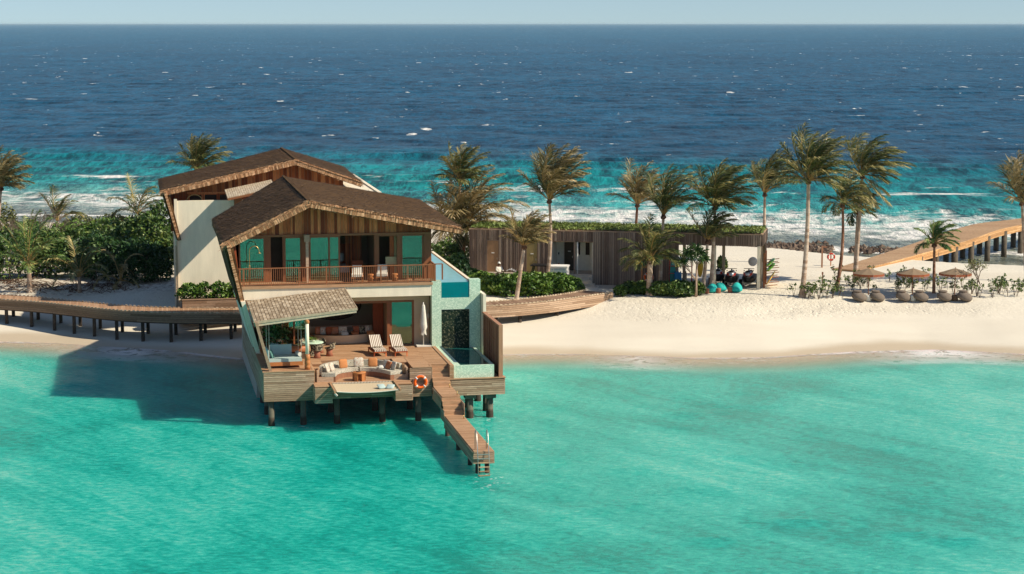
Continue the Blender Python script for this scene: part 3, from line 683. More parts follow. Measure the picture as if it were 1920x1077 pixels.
# --- upper storey: doors, posts, gable
UB = 8.3; ZH = 9.0
glazed(-.75, .74, ZB + .02, ZH, UB, ()); glazed(1.80, 2.80, ZB + .02, ZH, UB, ()); glazed(3.22, 4.98, ZB + .02, ZH, UB, (4.36,)); glazed(8.48, 9.80, ZB + .02, ZH, UB, ())
m = MB()
for x0, x1, y0 in ((.74, 1.05, 8.18), (2.80, 3.22, 8.16), (6.95, 7.22, 8.18), (9.82, 10.22, 8.2), (1.72, 1.80, 8.22)): m.box(x0, x1, y0, 8.42, ZB + .02, ZH + .02, .3)
m.box(-1.2, 10.22, 8.14, 8.36, ZH, ZH + .12, .9); m.box(8.26, 8.48, 8.16, 8.4, ZB + .02, ZH, .7); m.box(7.22, 8.26, 8.15, 8.3, ZH - .08, ZH, .5)
part(m, 'door_posts', 'frame_wood')
m = MB(); m.box(2.98, 3.14, 7.6, 7.85, ZB + .02, ZH - .25, .9); m.box(2.9, 3.2, 7.55, 8.14, ZH - .25, ZH + .15, .6); part(m, 'balcony_post', 'grey_wood')
AP = (3.05, 11.2); EL = (-1.73, 8.93); ER = (11.66, 9.55)
def roofz(a):
    return AP[1] + (EL[1] - AP[1]) * (AP[0] - a) / (AP[0] - EL[0]) if a < AP[0] else AP[1] + (ER[1] - AP[1]) * (a - AP[0]) / (ER[0] - AP[0])
m = MB(); x0 = -1.35
vslats(m, (x0, UB), (10.22, UB), ZH + .12, lambda s: min(roofz(x0 + s) - .25, 12), .17, .012, .03)
vslats(m, (10.22, UB), (10.22, 22), ZB, lambda s: roofz(10.22) - .25, .2, .012, .03, (1, 0))
part(m, 'gable_cladding', 'cedar')
m = MB()
m.add([(x0, UB + .02, ZH + .1), (10.2, UB + .02, ZH + .1), (10.2, UB + .02, roofz(10.2) - .26), (AP[0], UB + .02, AP[1] - .26), (x0, UB + .02, roofz(x0) - .26)], [(0, 1, 2, 3, 4)], .1)
m.box(10.08, 10.2, UB + .1, 22, ZB, 9.4, .1); m.box(-.7, 10.1, 12.9, 13.0, ZB, 9.3, .1); part(m, 'gable_backing', 'room_wall')
m = MB(); m.box(-.7, -.6, 8.5, 12.9, ZB, 9.0); m.box(-.6, 10.08, 8.36, 12.9, 9.05, 9.12); m.box(-.6, 10.08, 8.36, 12.9, ZB - .1, ZB + .01); m.box(4.2, 4.3, 9.6, 12.9, ZB, 9.05); m.box(7.1, 7.2, 9.0, 12.9, ZB, 9.05); part(m, 'bedroom_wall', 'room_wall')
m = MB(); m.box(1.0, 1.8, 9.0, 9.05, ZB, 9.0); part(m, 'dark_doorway', 'dark_inside')
m = MB()
for x0_, x1_ in ((5.6, 6.55),): 
    for i in range(10): m.box(x0_ + i * .095, x0_ + i * .095 + .07, 11.0, 11.05, ZB, 8.8)
part(m, 'timber_screen', 'cedar'); m = MB(); m.box(7.9, 8.14, 8.7, 8.75, ZB, ZH, .6); part(m, 'door_edge', 'cedar')
def curtain(x0, x1, y, z0, z1, name='curtain', mt='curtain'):
    m = MB(); n = 16; vs = []
    for i in range(n + 1):
        x = x0 + (x1 - x0) * i / n; yy = y + .03 * math.sin(i * 2.2); vs += [(x, yy, z0), (x, yy, z1)]
    m.add(vs, [(2 * i, 2 * i + 2, 2 * i + 3, 2 * i + 1) for i in range(n)], .5, True); return part(m, name, mt)
curtain(8.14, 8.3, 8.55, ZB, ZH); curtain(3.3, 3.75, 8.6, ZB, ZH); curtain(8.55, 8.85, 8.6, ZB, ZH); curtain(-.6, .1, 8.6, ZB, ZH)
# balcony railing
m = MB(); y = 6.56
m.bar((-.95, y, 7.42), (10.22, y, 7.42), .07, .05, .9); m.bar((-.95, y, 6.52), (10.22, y, 6.52), .05, .04, .5); m.bar((10.2, y, 7.42), (10.2, 8.2, 7.42), .07, .05, .9)
for i in range(8): m.box(-.62 + i * 1.54, -.57 + i * 1.54, y - .03, y + .02, ZB, 7.42, .8)
m.box(10.14, 10.24, 6.52, 6.62, ZB, 7.45, .3)
n = 96
for i in range(n): x = -.9 + 11.05 * i / n; m.box(x, x + .028, y - .014, y + .014, 6.5, 7.4, rnd.random() * .7)
for i in range(12): yy = 6.7 + i * .125; m.box(10.186, 10.214, yy, yy + .028, 6.5, 7.4)
part(m, 'balcony_railing', 'frame_wood')
m = MB(); m.bar((10.62, 6.55, 6.55), (10.62, 6.55, 7.45), .08, .08, .2); m.bar((10.62, 6.55, 7.45), (10.2, 6.55, 7.45), .08, .05, .2); part(m, 'corner_post', 'frame_wood')

# --- thatched roofs
def thatch_roof(parent, ap, el, er, b0, bl, br, bp, foot=None, foot_b=None, th=.42, seed=1, leg_back=None):
    """ap/el/er: (a,z) of ridge and eaves; b0 front; bl, bp, br back of left eave, ridge, right eave"""
    m = MB()
    A0 = (ap[0], b0, ap[1]); A1 = (ap[0], bp, ap[1]); L0 = (el[0], b0, el[1]); L1 = (el[0] - .0, bl, el[1]); R0 = (er[0], b0, er[1]); R1 = (er[0] + .3, br, er[1])
    dn = lambda p, t=th: (p[0], p[1], p[2] - t)
    faces = []
    def slab(p, q, r, s_, t0, n=26):
        # p,q front pair (left to right), s_,r back pair; sub-divided, with a soft uneven surface
        vs = []; fs = []
        for i in range(n + 1):
            for j in range(n + 1):
                u_, v_ = i / n, j / n
                P = Vector(p).lerp(Vector(q), u_).lerp(Vector(s_).lerp(Vector(r), u_), v_)
                P.z += .05 * float(fbm(np.array([P.x * 1.7]), np.array([P.y * 1.2]), 3, seed)[0]); vs.append(P)
        k = len(vs); lo = [Vector((v.x, v.y, v.z - t0)) for v in vs]; vs2 = vs + lo; c = n + 1
        for i in range(n):
            for j in range(n):
                a_ = i * c + j; fs.append((a_, a_ + c, a_ + c + 1, a_ + 1)); fs.append((k + a_, k + a_ + 1, k + a_ + c + 1, k + a_ + c))
        for i in range(n):
            a_ = i * c; fs.append((a_, k + a_, k + a_ + c, a_ + c)); a_ = i * c + n; fs.append((a_ + c, k + a_ + c, k + a_, a_))
            a_ = i; fs.append((a_ + 1, k + a_ + 1, k + a_, a_)); a_ = n * c + i; fs.append((a_, k + a_, k + a_ + 1, a_ + 1))
        m.add(vs2, fs, .4, True)
    slab(L0, A0, A1, L1, th); slab(A0, R0, R1, A1, th)
    if foot:
        F0 = (foot[0], b0, foot[1]); F1 = (foot[0], foot_b, foot[1]); w_ = .55
        vs = [L0, (L0[0] + w_, b0, L0[2] - .05), (F0[0] + .3, b0, F0[2]), F0, L1, (L1[0] + w_, L1[1], L1[2] - .05), (F1[0] + .3, F1[1], F1[2]), F1]
        m.add([(v[0], v[1], v[2]) for v in vs], [(0, 3, 2, 1), (4, 5, 6, 7), (0, 4, 7, 3), (1, 2, 6, 5), (0, 1, 5, 4), (3, 7, 6, 2)], .3)
    ro = m.build('thatch', 'thatch', parent)
    # straw blades: lying on the slopes, thick along the verge and eaves
    rs = np.random.RandomState(seed); V = []; T = []
    def blades(p, q, r, s_, n, ln, wd, lift, dirv, tl, th_, edge=0):
        u_ = rs.rand(n); v_ = rs.rand(n) if not edge else rs.rand(n) ** 3 * edge
        P = (np.array(p)[None] * ((1 - u_) * (1 - v_))[:, None] + np.array(q)[None] * (u_ * (1 - v_))[:, None] + np.array(r)[None] * (u_ * v_)[:, None] + np.array(s_)[None] * ((1 - u_) * v_)[:, None])
        d_ = np.array(dirv)[None] + rs.randn(n, 3) * .25; d_ /= np.linalg.norm(d_, axis=1)[:, None]
        l = ln * (.5 + rs.rand(n)); side = np.cross(d_, [0, 0, 1]); side /= np.linalg.norm(side, axis=1)[:, None]
        P[:, 2] += .015; w = wd * (.5 + rs.rand(n))[:, None]
        a = P - side * w; b = P + side * w; c = P + d_ * l[:, None]; c[:, 2] += lift * rs.rand(n); 
        V.append(np.stack([a, b, c], 1)); T.append(tl + (th_ - tl) * rs.rand(n) ** 1.6)
    ldir = Vector((el[0] - ap[0], 0, el[1] - ap[1])).normalized(); rdir = Vector((er[0] - ap[0], 0, er[1] - ap[1])).normalized()
    blades(L0, A0, A1, L1, 6500, .30, .028, .06, ldir, 0, .52); blades(A0, R0, R1, A1, 6500, .30, .028, .06, rdir, 0, .52)
    blades(L0, A0, A1, L1, 1600, .26, .024, .08, ldir, .1, 1, .12); blades(A0, R0, R1, A1, 1600, .26, .024, .08, rdir, .1, 1, .12)
    T_ = np.concatenate(T); V_ = np.concatenate(V).reshape(-1, 3)
    npmesh('thatch_blades', V_, np.arange(len(V_)).reshape(-1, 3), T_, 'thatch_straw', ro)
    V.clear(); T.clear()
    def verge(p, q, n, dz=.0):
        p = np.array(p); q = np.array(q); u_ = rs.rand(n); P = p[None] * (1 - u_)[:, None] + q[None] * u_[:, None]
        P[:, 2] += -rs.rand(n) * (th - .1) - dz + .02; P[:, 1] -= .01 + .03 * rs.rand(n)
        dd = (q - p) / np.linalg.norm(q - p); d_ = dd[None] * (rs.choice([-1, 1], n))[:, None] + np.array([0, -.25, -.35])[None] + rs.randn(n, 3) * .22
        l = .1 + .24 * rs.rand(n); e = P + d_ * l[:, None]; up = np.array([0, 0, 1.])[None] * (.008 + .014 * rs.rand(n))[:, None]
        V.append(np.stack([P - up, P + up, e], 1)); T.append(rs.rand(n) ** .8)
    verge(L0, A0, 2600); verge(A0, R0, 2600)
    fw = np.concatenate(V).reshape(-1, 3)
    npmesh('straw_verge', fw, np.arange(len(fw)).reshape(-1, 3), np.concatenate(T), 'straw', ro)
    # bound straw roll along the verge and down the leg
    m = MB()
    def roll(p, q, w, h, off=-.06):
        n = 110; P = Vector(p); Q = Vector(q); prev = None
        for i in range(n):
            a = P.lerp(Q, i / n); b = P.lerp(Q, (i + 1) / n); jt = rnd.uniform(-.012, .012)
            m.bar((a.x, a.y + off + jt, a.z), (b.x, b.y + off + jt, b.z), w + rnd.uniform(-.015, .015), h + rnd.uniform(-.02, .02))
    roll((el[0] + .2, b0, el[1] - th * .62), (ap[0], b0, ap[1] - th * .62), .12, th * .62); roll((ap[0], b0, ap[1] - th * .62), (er[0] - .05, b0, er[1] - th * .62), .12, th * .5)
    if foot: roll((el[0] + .28, b0, el[1] - .1), (foot[0] + .16, b0, foot[1]), .34, .16, -.04)
    m.build('verge_roll', 'straw', ro)
    m = MB(); m.bar((ap[0], b0 - .03, ap[1] + .02), (ap[0], bp, ap[1] + .02), .16, .06, .2); m.build('ridge_cap', 'thatch', ro)
    # lath under the roof edge on the sunny slope
    m = MB(); nn = 60
    for i in range(nn):
        a = ap[0] + (er[0] - ap[0]) * (i + .3) / nn; z = ap[1] + (er[1] - ap[1]) * (i + .3) / nn; m.box(a, a + .06, b0 - .16, b0 - .02, z - .1, z - .05)
    m.build('verge_pegs', 'straw', ro)
    return ro
mat('thatch_straw', [(.035, .019, .009), (.14, .078, .036), (.50, .34, .18)], .9, .3, 6)
thatch_roof(villa, AP, EL, ER, 6.35, 20.3, 24.5, 24.7, (-.82, 5.30), 19.0, seed=3)
m = MB()     # plastered underside beside the leg
m.add([(-1.05, 6.5, 5.7), (-.75, 6.5, 5.7), (-1.0, 6.6, 8.7), (-1.3, 6.6, 8.7), (-.85, 8.3, 5.7), (-.75, 8.3, 5.7), (-1.0, 8.3, 8.7), (-1.2, 8.3, 8.7)], [(0, 1, 2, 3), (1, 5, 6, 2), (0, 3, 7, 4)], .1)
part(m, 'balcony_side_board', 'cedar')

# --- shingled pergola over the daybed
pc = [(-.42, .30, 5.36), (4.98, .30, 5.95), (5.02, 6.42, 6.22), (-.52, 6.42, 5.62)]
def pz(a, b): return 5.36 + (a + .42) * .1093 + (b - .3) * .043
pg = MB(); pg.hexa([(-.42, .3, pz(-.42, .3) - .22), (4.98, .3, pz(4.98, .3) - .22), (4.98, 6.42, pz(4.98, 6.42) - .22), (-.42, 6.42, pz(-.42, 6.42) - .22),
         (-.42, .3, pz(-.42, .3) - .02), (4.98, .3, pz(4.98, .3) - .02), (4.98, 6.42, pz(4.98, 6.42) - .02), (-.42, 6.42, pz(-.42, 6.42) - .02)], .5)
pgo = part(pg, 'pergola_roof', 'grey_wood')
m = MB(); na = 30; nb = 22
for i in range(na):
    a0 = -.44 + 5.44 * i / na; a1 = a0 + 5.44 / na - .03
    for j in range(nb):
        b0 = .28 + 6.14 * j / nb; b1 = b0 + 6.14 / nb - .012; h = rnd.uniform(0, .012)
        m.hexa([(a0, b0, pz(a0, b0) - .02), (a1, b0, pz(a1, b0) - .02), (a1, b1, pz(a1, b1) - .02), (a0, b1, pz(a0, b1) - .02),
                (a0, b0, pz(a0, b0) + .03 + h), (a1, b0, pz(a1, b0) + .03 + h), (a1, b1, pz(a1, b1) + .006 + h), (a0, b1, pz(a0, b1) + .006 + h)], rnd.random() ** 1.3)
m.build('shingles', 'shingle', pgo)
m = MB(); m.bar((-.46, .24, pz(-.44, .24) - .055), (5.05, .24, pz(5.05, .24) - .055), .06, .13, .45); m.bar((-.42, .262, pz(-.44, .24) - .19), (5.0, .262, pz(5.05, .24) - .19), .05, .12, .75); m.bar((5.02, .24, pz(5.03, .24) - .03), (5.02, 6.4, pz(5.03, 6.4) - .03), .06, .12, .1)
m.build('fascia', 'shingle', pgo)
m = MB(); m.tube([(2.36, .38, 3.5), (2.36, .38, pz(2.3, .4) - .45)], .10, 16, .9); part(m, 'pergola_post', 'plaster')
m = MB(); m.lathe([(.15, 0), (.155, .2), (.13, .24), (.15, .28), (.155, .46), (.13, .5), (.15, .54), (.15, .8), (.11, .82)], (2.36, .38, ZD)); m.lathe([(.1, 0), (.14, .05), (.14, .3)], (2.36, .38, pz(2.3, .4) - .5)); part(m, 'post_collar', 'stool_wood')
# --- net hammock hung off the front edge
m = MB(); ZN = 2.0
m.bar((3.5, -.05, ZN), (3.5, -2.75, ZN), .10, .13, .4); m.bar((6.92, -.05, ZN), (6.92, -2.75, ZN), .10, .13, .4); hm = thing('net_hammock', 'cream net hammock stretched between two timber arms over the water in front of the sofa', 'hammock', VF.w(5.2, -1.4, 0), VF.ang)
toloc(m, (5.2, -1.4, 0)).build('arm', 'deck_wood', hm)
m = MB(); n = 20; vs = []
for i in range(n + 1):
    for j in range(9):
        u_ = i / n; v_ = j / 8; sag = .09 * 4 * u_ * (1 - u_) * (.4 + .6 * v_); e = .28 * 4 * u_ * (1 - u_) * v_ * .0
        vs.append((3.62 + 3.18 * u_ - 5.2, -.18 - 2.42 * v_ + e + 1.4, ZN - .02 - sag))
fs = [(i * 9 + j, i * 9 + j + 1, (i + 1) * 9 + j + 1, (i + 1) * 9 + j) for i in range(n) for j in range(8)]
m.add(vs, fs, .5, True); m.add([(x, y, z - .012) for x, y, z in vs], [f[::-1] for f in fs], .5, True); m.build('net', 'net_cloth', hm)
m = MB()
for i in range(40): x = 3.62 + 3.18 * (i + .5) / 40 - 5.2; u_ = (i + .5) / 40; m.bar((x, 1.4 - .18, ZN - .02 -   .036 * 4 * u_ * (1 - u_)), (x, 1.4 - .02, ZN), .03, .03, .5)
m.tube([(3.6 - 5.2, 1.4 - 2.6, ZN + .02)] + [(3.62 + 3.18 * k / 10 - 5.2, 1.4 - 2.61, ZN - .01 - .36 * k / 10 * (1 - k / 10)) for k in range(11)] + [(6.86 - 5.2, 1.4 - 2.6, ZN + .02)], .03, 6)
m.bar((3.5 - 5.2, -1.25, ZN - .1), (3.62 - 5.2, -1.3, ZN - .22), .09, .09, .8)
m.build('lacing', 'rope', hm)

# ================================================================== THE SECOND VILLA BEHIND
V2 = (-4.66, 10.18); A2 = (4.48, 12.16); E2 = (8.95, 10.60); B2 = 27.0
v2 = thing('beach_villa', 'second thatched villa behind the front one, with a tall pale blank wall facing the viewer', 'villa', VF.w(0, 5, -.38), VF.ang)
thatch_roof(v2, A2, V2, E2, B2, 37.0, 41.3, 39.8, (-3.65, 6.75), 34.5, seed=9)
def r2(a): return A2[1] + (V2[1] - A2[1]) * (A2[0] - a) / (A2[0] - V2[0]) if a < A2[0] else A2[1] + (E2[1] - A2[1]) * (a - A2[0]) / (E2[0] - A2[0])
m = MB(); x0 = -4.0
vslats(m, (x0, 28.6), (7.9, 28.6), 7.2, lambda s: r2(x0 + s) - .3, .24, .012, .03)
m.build('gable_cladding', 'cedar', v2)
m = MB(); m.box(-3.4, 7.8, 28.7, 39, 1, 9.5); m.add([(x0, 28.64, 7.2), (7.9, 28.64, 7.2), (7.9, 28.64, r2(7.9) - .3), (A2[0], 28.64, A2[1] - .3), (x0, 28.64, r2(x0) - .3)], [(0, 1, 2, 3, 4)]); m.build('core_wall', 'room_wall', v2)
m = MB(); m.box(-3.66, 3.5, 27.15, 27.45, 1.2, 9.42); m.box(-3.78, -3.58, 27.08, 27.52, 6.0, 9.55); m.build('front_wall', 'plaster', v2)
m = MB(); m.box(-3.78, -3.64, 27.0, 27.14, 1.0, 6.4); m.build('corner_board', 'grey_wood', v2)
m = MB(); m.hexa([(-3.72, 27.0, 1), (-3.6, 27.0, 1), (-3.6, 34.5, 1), (-3.72, 34.5, 1), (-3.72, 27.0, 6.7), (-3.6, 27.0, 6.7), (-3.6, 34.5, 6.7), (-3.72, 34.5, 6.7)]); m.build('side_wall', 'warm_plaster', v2)
for k in range(3):
    f = MB(); a = -2.75 + k * 1.02; door_frame(f, a, a + .95, 8.3, 9.78, 28.52, (), .07, .06); fo = f.build('window', 'cedar', v2); g = MB(); g.box(a + .07, a + .88, 28.49, 28.5, 8.35, 9.71); g.build('pane', 'dark_inside', fo)
m = MB(); m.bar((-2.85, 28.45, 9.84), (.25, 28.45, 9.84), .1, .1, .9); m.build('window_header', 'cedar', v2)
m = MB()
def qz(a, b): return 10.15 + (a + .3) * .20 + (b - 27.2) * .06
for i in range(22):
    for j in range(13):
        a0 = -.35 + i * .145; b0_ = 23.4 + j * .3; a1 = a0 + .125; b1_ = b0_ + .285
        if a0 > 2.7: continue
        m.hexa([(a0, b0_, qz(a0, b0_) - .05), (a1, b0_, qz(a1, b0_) - .05), (a1, b1_, qz(a1, b1_) - .05), (a0, b1_, qz(a0, b1_) - .05), (a0, b0_, qz(a0, b0_)), (a1, b0_, qz(a1, b0_)), (a1, b1_, qz(a1, b1_)), (a0, b1_, qz(a0, b1_))], .5 + .5 * rnd.random())
m.build('porch_shingles', 'shingle', v2)
m = MB(); m.bar((-.35, 23.36, qz(-.35, 23.4) - .12), (3.0, 23.36, qz(3.0, 23.4) - .12), .06, .14, .7); m.bar((-.3, 23.4, qz(-.3, 23.4) - .12), (-.3, 27.2, qz(-.3, 27.2) - .12), .06, .14, .7); m.box(-.22, -.1, 27.2, 27.32, 9.42, qz(-.2, 27.2) - .15, .5); m.box(.25, .8, 27.0, 27.1, 8.6, 9.6, .3); m.build('porch_frame', 'frame_wood', v2)
m = MB();
m.box(8.2, 10.15, 29, 44, 4, 9.72); m.box(10.15, 10.4, 27.2, 44.2, 2, 9.80); m.build('raised_pool', 'plaster', v2)
m = MB(); m.tube([(-2.9 + .52 * (1 - math.cos(t_ * math.pi / 8)) - .0, 27.9, 9.35 + .42 * math.sin(t_ * math.pi / 8)) for t_ in range(9)], .03, 6); m.build('hoop_rail', 'brass', v2)
# planter with clipped hedge stands at its foot (hedge is built with the plants)
pl = thing('planter_box', 'long timber planter box at the foot of the blank wall of the rear villa', 'planter', VF.w(0, 5, 0), VF.ang)
m = MB(); slats(m, (-3.4, 25.6), (1.5, 25.6), 1.4, 2.45, .2, .012, .03); m.box(-3.38, 1.48, 25.62, 26.9, 1.3, 2.4); m.box(-3.45, 1.5, 25.54, 25.7, 2.43, 2.5, .9); slats(m, (-3.4, 26.9), (-3.4, 25.6), 1.4, 2.45, .2, .012, .03, (-1, 0)); m.build('box', 'walk_wood', pl)
m = MB(); m.box(-3.3, 1.4, 25.7, 26.8, 2.40, 2.44); m.build('earth', 'soil', pl)

# ================================================================== BOARDWALKS AND JETTY
def resample(pts, step):
    pts = [Vector(p) for p in pts]; L = [0]
    for a, b in zip(pts, pts[1:]): L.append(L[-1] + (b - a).length)
    n = max(2, int(L[-1] / step)); out = []
    for i in range(n + 1):
        t = L[-1] * i / n; k = max(j for j in range(len(L)) if L[j] <= t + 1e-9); k = min(k, len(pts) - 2)
        # Catmull-Rom
        p0 = pts[max(k - 1, 0)]; p1 = pts[k]; p2 = pts[k + 1]; p3 = pts[min(k + 2, len(pts) - 1)]; u_ = (t - L[k]) / max(1e-9, L[k + 1] - L[k])
        out.append(.5 * ((2 * p1) + (p2 - p0) * u_ + (2 * p0 - 5 * p1 + 4 * p2 - p3) * u_ ** 2 + (3 * p1 - p0 - 3 * p2 + p3) * u_ ** 3))
    return out
def walkway(root, near, far, depth, wood, deckm, pilem, piles, curb=True, pile_r=.13, step=.16, pile_sq=False):
    L = sum((Vector(b) - Vector(a)).length for a, b in zip(near, near[1:])); n = int(L / step)
    A = resample(near, L / n * .9999); B_ = resample(far, 1); 
    def even(P, n):
        P = [Vector(p) for p in P]; D = [0]
        for a, b in zip(P, P[1:]): D.append(D[-1] + (b - a).length)
        o = []; k = 0
        for i in range(n + 1):
            t = D[-1] * i / n
            while k < len(P) - 2 and D[k + 1] < t: k += 1
            o.append(P[k].lerp(P[k + 1], min(1, (t - D[k]) / max(1e-9, D[k + 1] - D[k]))))
        return o
    A = even(resample(near, .5), n); B_ = even(resample(far, .5), n)
    m = MB()
    for i in range(n):
        a, b, c, d_ = A[i], A[i].lerp(A[i + 1], .93), B_[i].lerp(B_[i + 1], .93), B_[i]; z = rnd.uniform(-.003, .003)
        q = [Vector(p) for p in (a, b, c, d_)]; m.hexa([(p.x, p.y, p.z - .05) for p in q] + [(p.x, p.y, p.z + z) for p in q])
    m.build('walk_deck', deckm, root)
    k = int(depth / .13); seg = max(1, int(3.2 / step))
    for P, sgn in ((A, -1), (B_, 1)):
        m = MB()
        for r in range(k):
            z1 = -.03 - r * .13; z0 = z1 - .112; off = rnd.randint(0, seg); tt = rnd.random()
            for i in range(n):
                if (i + off) % seg == 0: tt = rnd.random()
                a, b = P[i], P[i + 1]; nn = Vector((b.y - a.y, a.x - b.x, 0)).normalized() * (.035 * -sgn * -1); nn = nn if sgn < 0 else -nn
                if i % 3 == 0 or i == n - 1:
                    b = P[min(i + 3, n)]; m.hexa([(a.x, a.y, a.z + z0), (a.x + nn.x, a.y + nn.y, a.z + z0), (b.x + nn.x, b.y + nn.y, b.z + z0), (b.x, b.y, b.z + z0), (a.x, a.y, a.z + z1), (a.x + nn.x, a.y + nn.y, a.z + z1), (b.x + nn.x, b.y + nn.y, b.z + z1), (b.x, b.y, b.z + z1)], tt)
        m.build('walk_skirt', wood, root)
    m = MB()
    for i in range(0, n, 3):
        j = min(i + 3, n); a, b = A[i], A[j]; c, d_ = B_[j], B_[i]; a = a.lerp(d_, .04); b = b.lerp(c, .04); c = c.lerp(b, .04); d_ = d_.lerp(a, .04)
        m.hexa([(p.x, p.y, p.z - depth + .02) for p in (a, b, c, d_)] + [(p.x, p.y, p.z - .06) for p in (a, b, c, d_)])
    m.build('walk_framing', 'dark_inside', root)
    if curb:
        for P, Q in ((A, B_), (B_, A)):
            m = MB(); vs = []
            for i in range(n + 1):
                for h in ((.03, .085) if i % 2 else (.085, .03)):
                    a = P[i].lerp(Q[i], .015); b = P[i].lerp(Q[i], .055); vs += [(a.x, a.y, a.z), (b.x, b.y, b.z), (b.x, b.y, b.z + h), (a.x, a.y, a.z + h)]
            k_ = len(vs) // 4
            for i in range(k_ - 1): 
                f = [(i * 4 + q, i * 4 + (q + 1) % 4, i * 4 + 4 + (q + 1) % 4, i * 4 + 4 + q) for q in range(4)]
                if i == 0: m.v.extend(vs)
                for g_ in f: m.f.append(list(g_)); m.t.append(rnd.random()); m.sm.append(False)
            m.build('curb', 'shingle', root)
    for (p, side) in piles:
        m = MB(); g = min(gz(p[0], p[1]) - .6, -1.2) if gz(p[0], p[1]) < .6 else gz(p[0], p[1]) - .4
        if pile_sq: m.box(p[0] - pile_r, p[0] + pile_r, p[1] - pile_r, p[1] + pile_r, g, p[2])
        else: m.tube([(p[0], p[1], g), (p[0], p[1], p[2])], pile_r, 12)
        m.build('pile', pilem, root)
ZW = 1.9
bw = thing('boardwalk', 'curved timber boardwalk on short dark posts, left of the villa above the beach', 'boardwalk')
nearL = [fz(x, y, ZW) for x, y in [(-330, 548), (-150, 552), (0, 562.5), (67, 567), (139, 574.5), (223, 583), (306, 587), (448, 588.5), (500, 588.5)]]
farL = [fz(x, y, ZW) for x, y in [(-330, 539), (-150, 543), (0, 553), (67, 557), (139, 564.5), (223, 572.5), (306, 577), (448, 578.5), (500, 578.5)]]
pL = []
for x, yb in ((-60, 598), (10, 603), (57, 606), (100, 612), (137, 619), (175, 626), (217, 632), (266, 635), (319, 638), (375, 637), (432, 635)):
    y = np.interp(x, [-150, 0, 67, 139, 223, 306, 448], [552, 562.5, 567, 574.5, 583, 587, 588.5]); p = fz(x, y, ZW); pL.append(((p.x, p.y + .18, ZW - .6), 0)); pL.append(((p.x, p.y + 2.1, ZW - .6), 1))
walkway(bw, nearL, farL, .76, 'walk_wood', 'deck_wood', 'dark_pile', pL, pile_r=.10, pile_sq=True)
br = thing('boardwalk', 'curved timber boardwalk sweeping down to the sand right of the villa, below the hedge', 'boardwalk')
nearR = [fz(x, y, z) for x, y, z in [(840, 578, ZW), (905, 575, ZW), (958, 572.5, ZW), (1027, 566, ZW), (1090, 557.5, 1.85), (1150, 549.5, 1.75)]]
farR = [fz(x, y, z) for x, y, z in [(840, 569, ZW), (905, 567, ZW), (950, 563.5, ZW), (1005, 558, ZW), (1055, 552, 1.85), (1095, 545, 1.75)]]
walkway(br, nearR, farR, .80, 'grey_wood', 'walk_wood', 'dark_pile', [((p.x, p.y + .4, ZW - .6), 0) for p in (fz(930, 574, ZW), fz(975, 571, ZW), fz(1045, 563, ZW))], pile_r=.12)
jt = thing('jetty', 'long orange-brown timber jetty on dark piles running out over the reef flat at the right', 'jetty')
jz = lambda Y: 1.62 + (Y - 158) * .033
def jp(px, py):
    z = 2.0
    for _ in range(12): z = jz(fz(px, py, z).y)
    return fz(px, py, z)
nearJ = [jp(*q) for q in ((1629, 502), (1718, 478), (1810, 452), (1870.5, 431.5), (1920, 419.5))]; dJ = (nearJ[-1] - nearJ[-2]).normalized()
nearJ += [nearJ[-1] + dJ * 14, nearJ[-1] + dJ * 34]
farJ = [jp(*q) for q in ((1566, 503), (1620, 487), (1700, 461), (1766, 438.5), (1830, 420), (1920, 408.5))]; farJ += [farJ[-1] + dJ * 10, farJ[-1] + dJ * 26]
walkway(jt, nearJ, farJ, .70, 'jetty_wood', 'jetty_deck', 'jetty_pile', [], curb=False, step=.18)
for k, (x, w) in enumerate(((1728, .2), (1758, .2), (1792, .3), (1823, .26), (1853.6, .26), (1885, .26), (1916, .26), (1948, .26))):
    y = np.interp(x, [1629, 1718, 1810, 1870.5, 1920, 1960], [502, 478, 452, 431.5, 419.5, 411]); p = jp(x, y)
    for dx, dy in ((0, .25), (-1.7, 2.6)):
        m = MB(); m.tube([(p.x + dx, p.y + dy, -1.5), (p.x + dx, p.y + dy, p.z - .3)], w, 12); m.build('pile', 'jetty_pile', jt)
m = MB(); m.poly([tuple(fz(x, y, 1.64)) for x, y in ((1560, 503.5), (1566, 502.4), (1622, 501.2), (1640, 507), (1600, 506.5))], .12); m.build('landing', 'jetty_deck', jt)

# ================================================================== SERVICE BUILDING
sb = thing('service_building', 'long low grey-brown slatted building with green planted roof and open garage at right', 'building', (SF.o.x, SF.o.y, 0), SF.ang)
T0 = 5.52; zf = 2.30; FB = 4.66; LE = 22.05; DB = 4.9
m = MB(); K = dict(pitch=.16, gap=.03, th=.06)
vslats(m, (0, 0), (1.30, 0), zf, T0, **K); vslats(m, (1.30, 0), (2.28, 0), 4.74, T0, **K); vslats(m, (2.28, 0), (4.34, 0), zf, T0, **K); vslats(m, (4.34, 0), (5.28, 0), 4.74, T0, **K)
vslats(m, (5.28, 0), (6.17, 0), zf, T0, **K); vslats(m, (6.17, 0), (9.47, 0), 4.74, T0, **K); vslats(m, (9.47, 0), (15.3, 0), 1.38, T0, **K); vslats(m, (15.3, 0), (LE, 0), FB, T0, **K)
vslats(m, (LE, 0), (LE, DB), FB, T0, nrm=(1, 0), **K); vslats(m, (0, DB), (0, 0), zf, T0, nrm=(-1, 0), **K); vslats(m, (LE, 3.3), (LE, 4.6), 1.3, FB, nrm=(1, 0), **K)
vslats(m, (LE, DB), (15.3, DB), FB - .2, T0, nrm=(0, 1), **K); vslats(m, (15.3, 0), (15.3, DB), 1.3, T0, nrm=(1, 0), **K)
m.build('slat_cladding', 'slat_wood', sb)
m = MB()
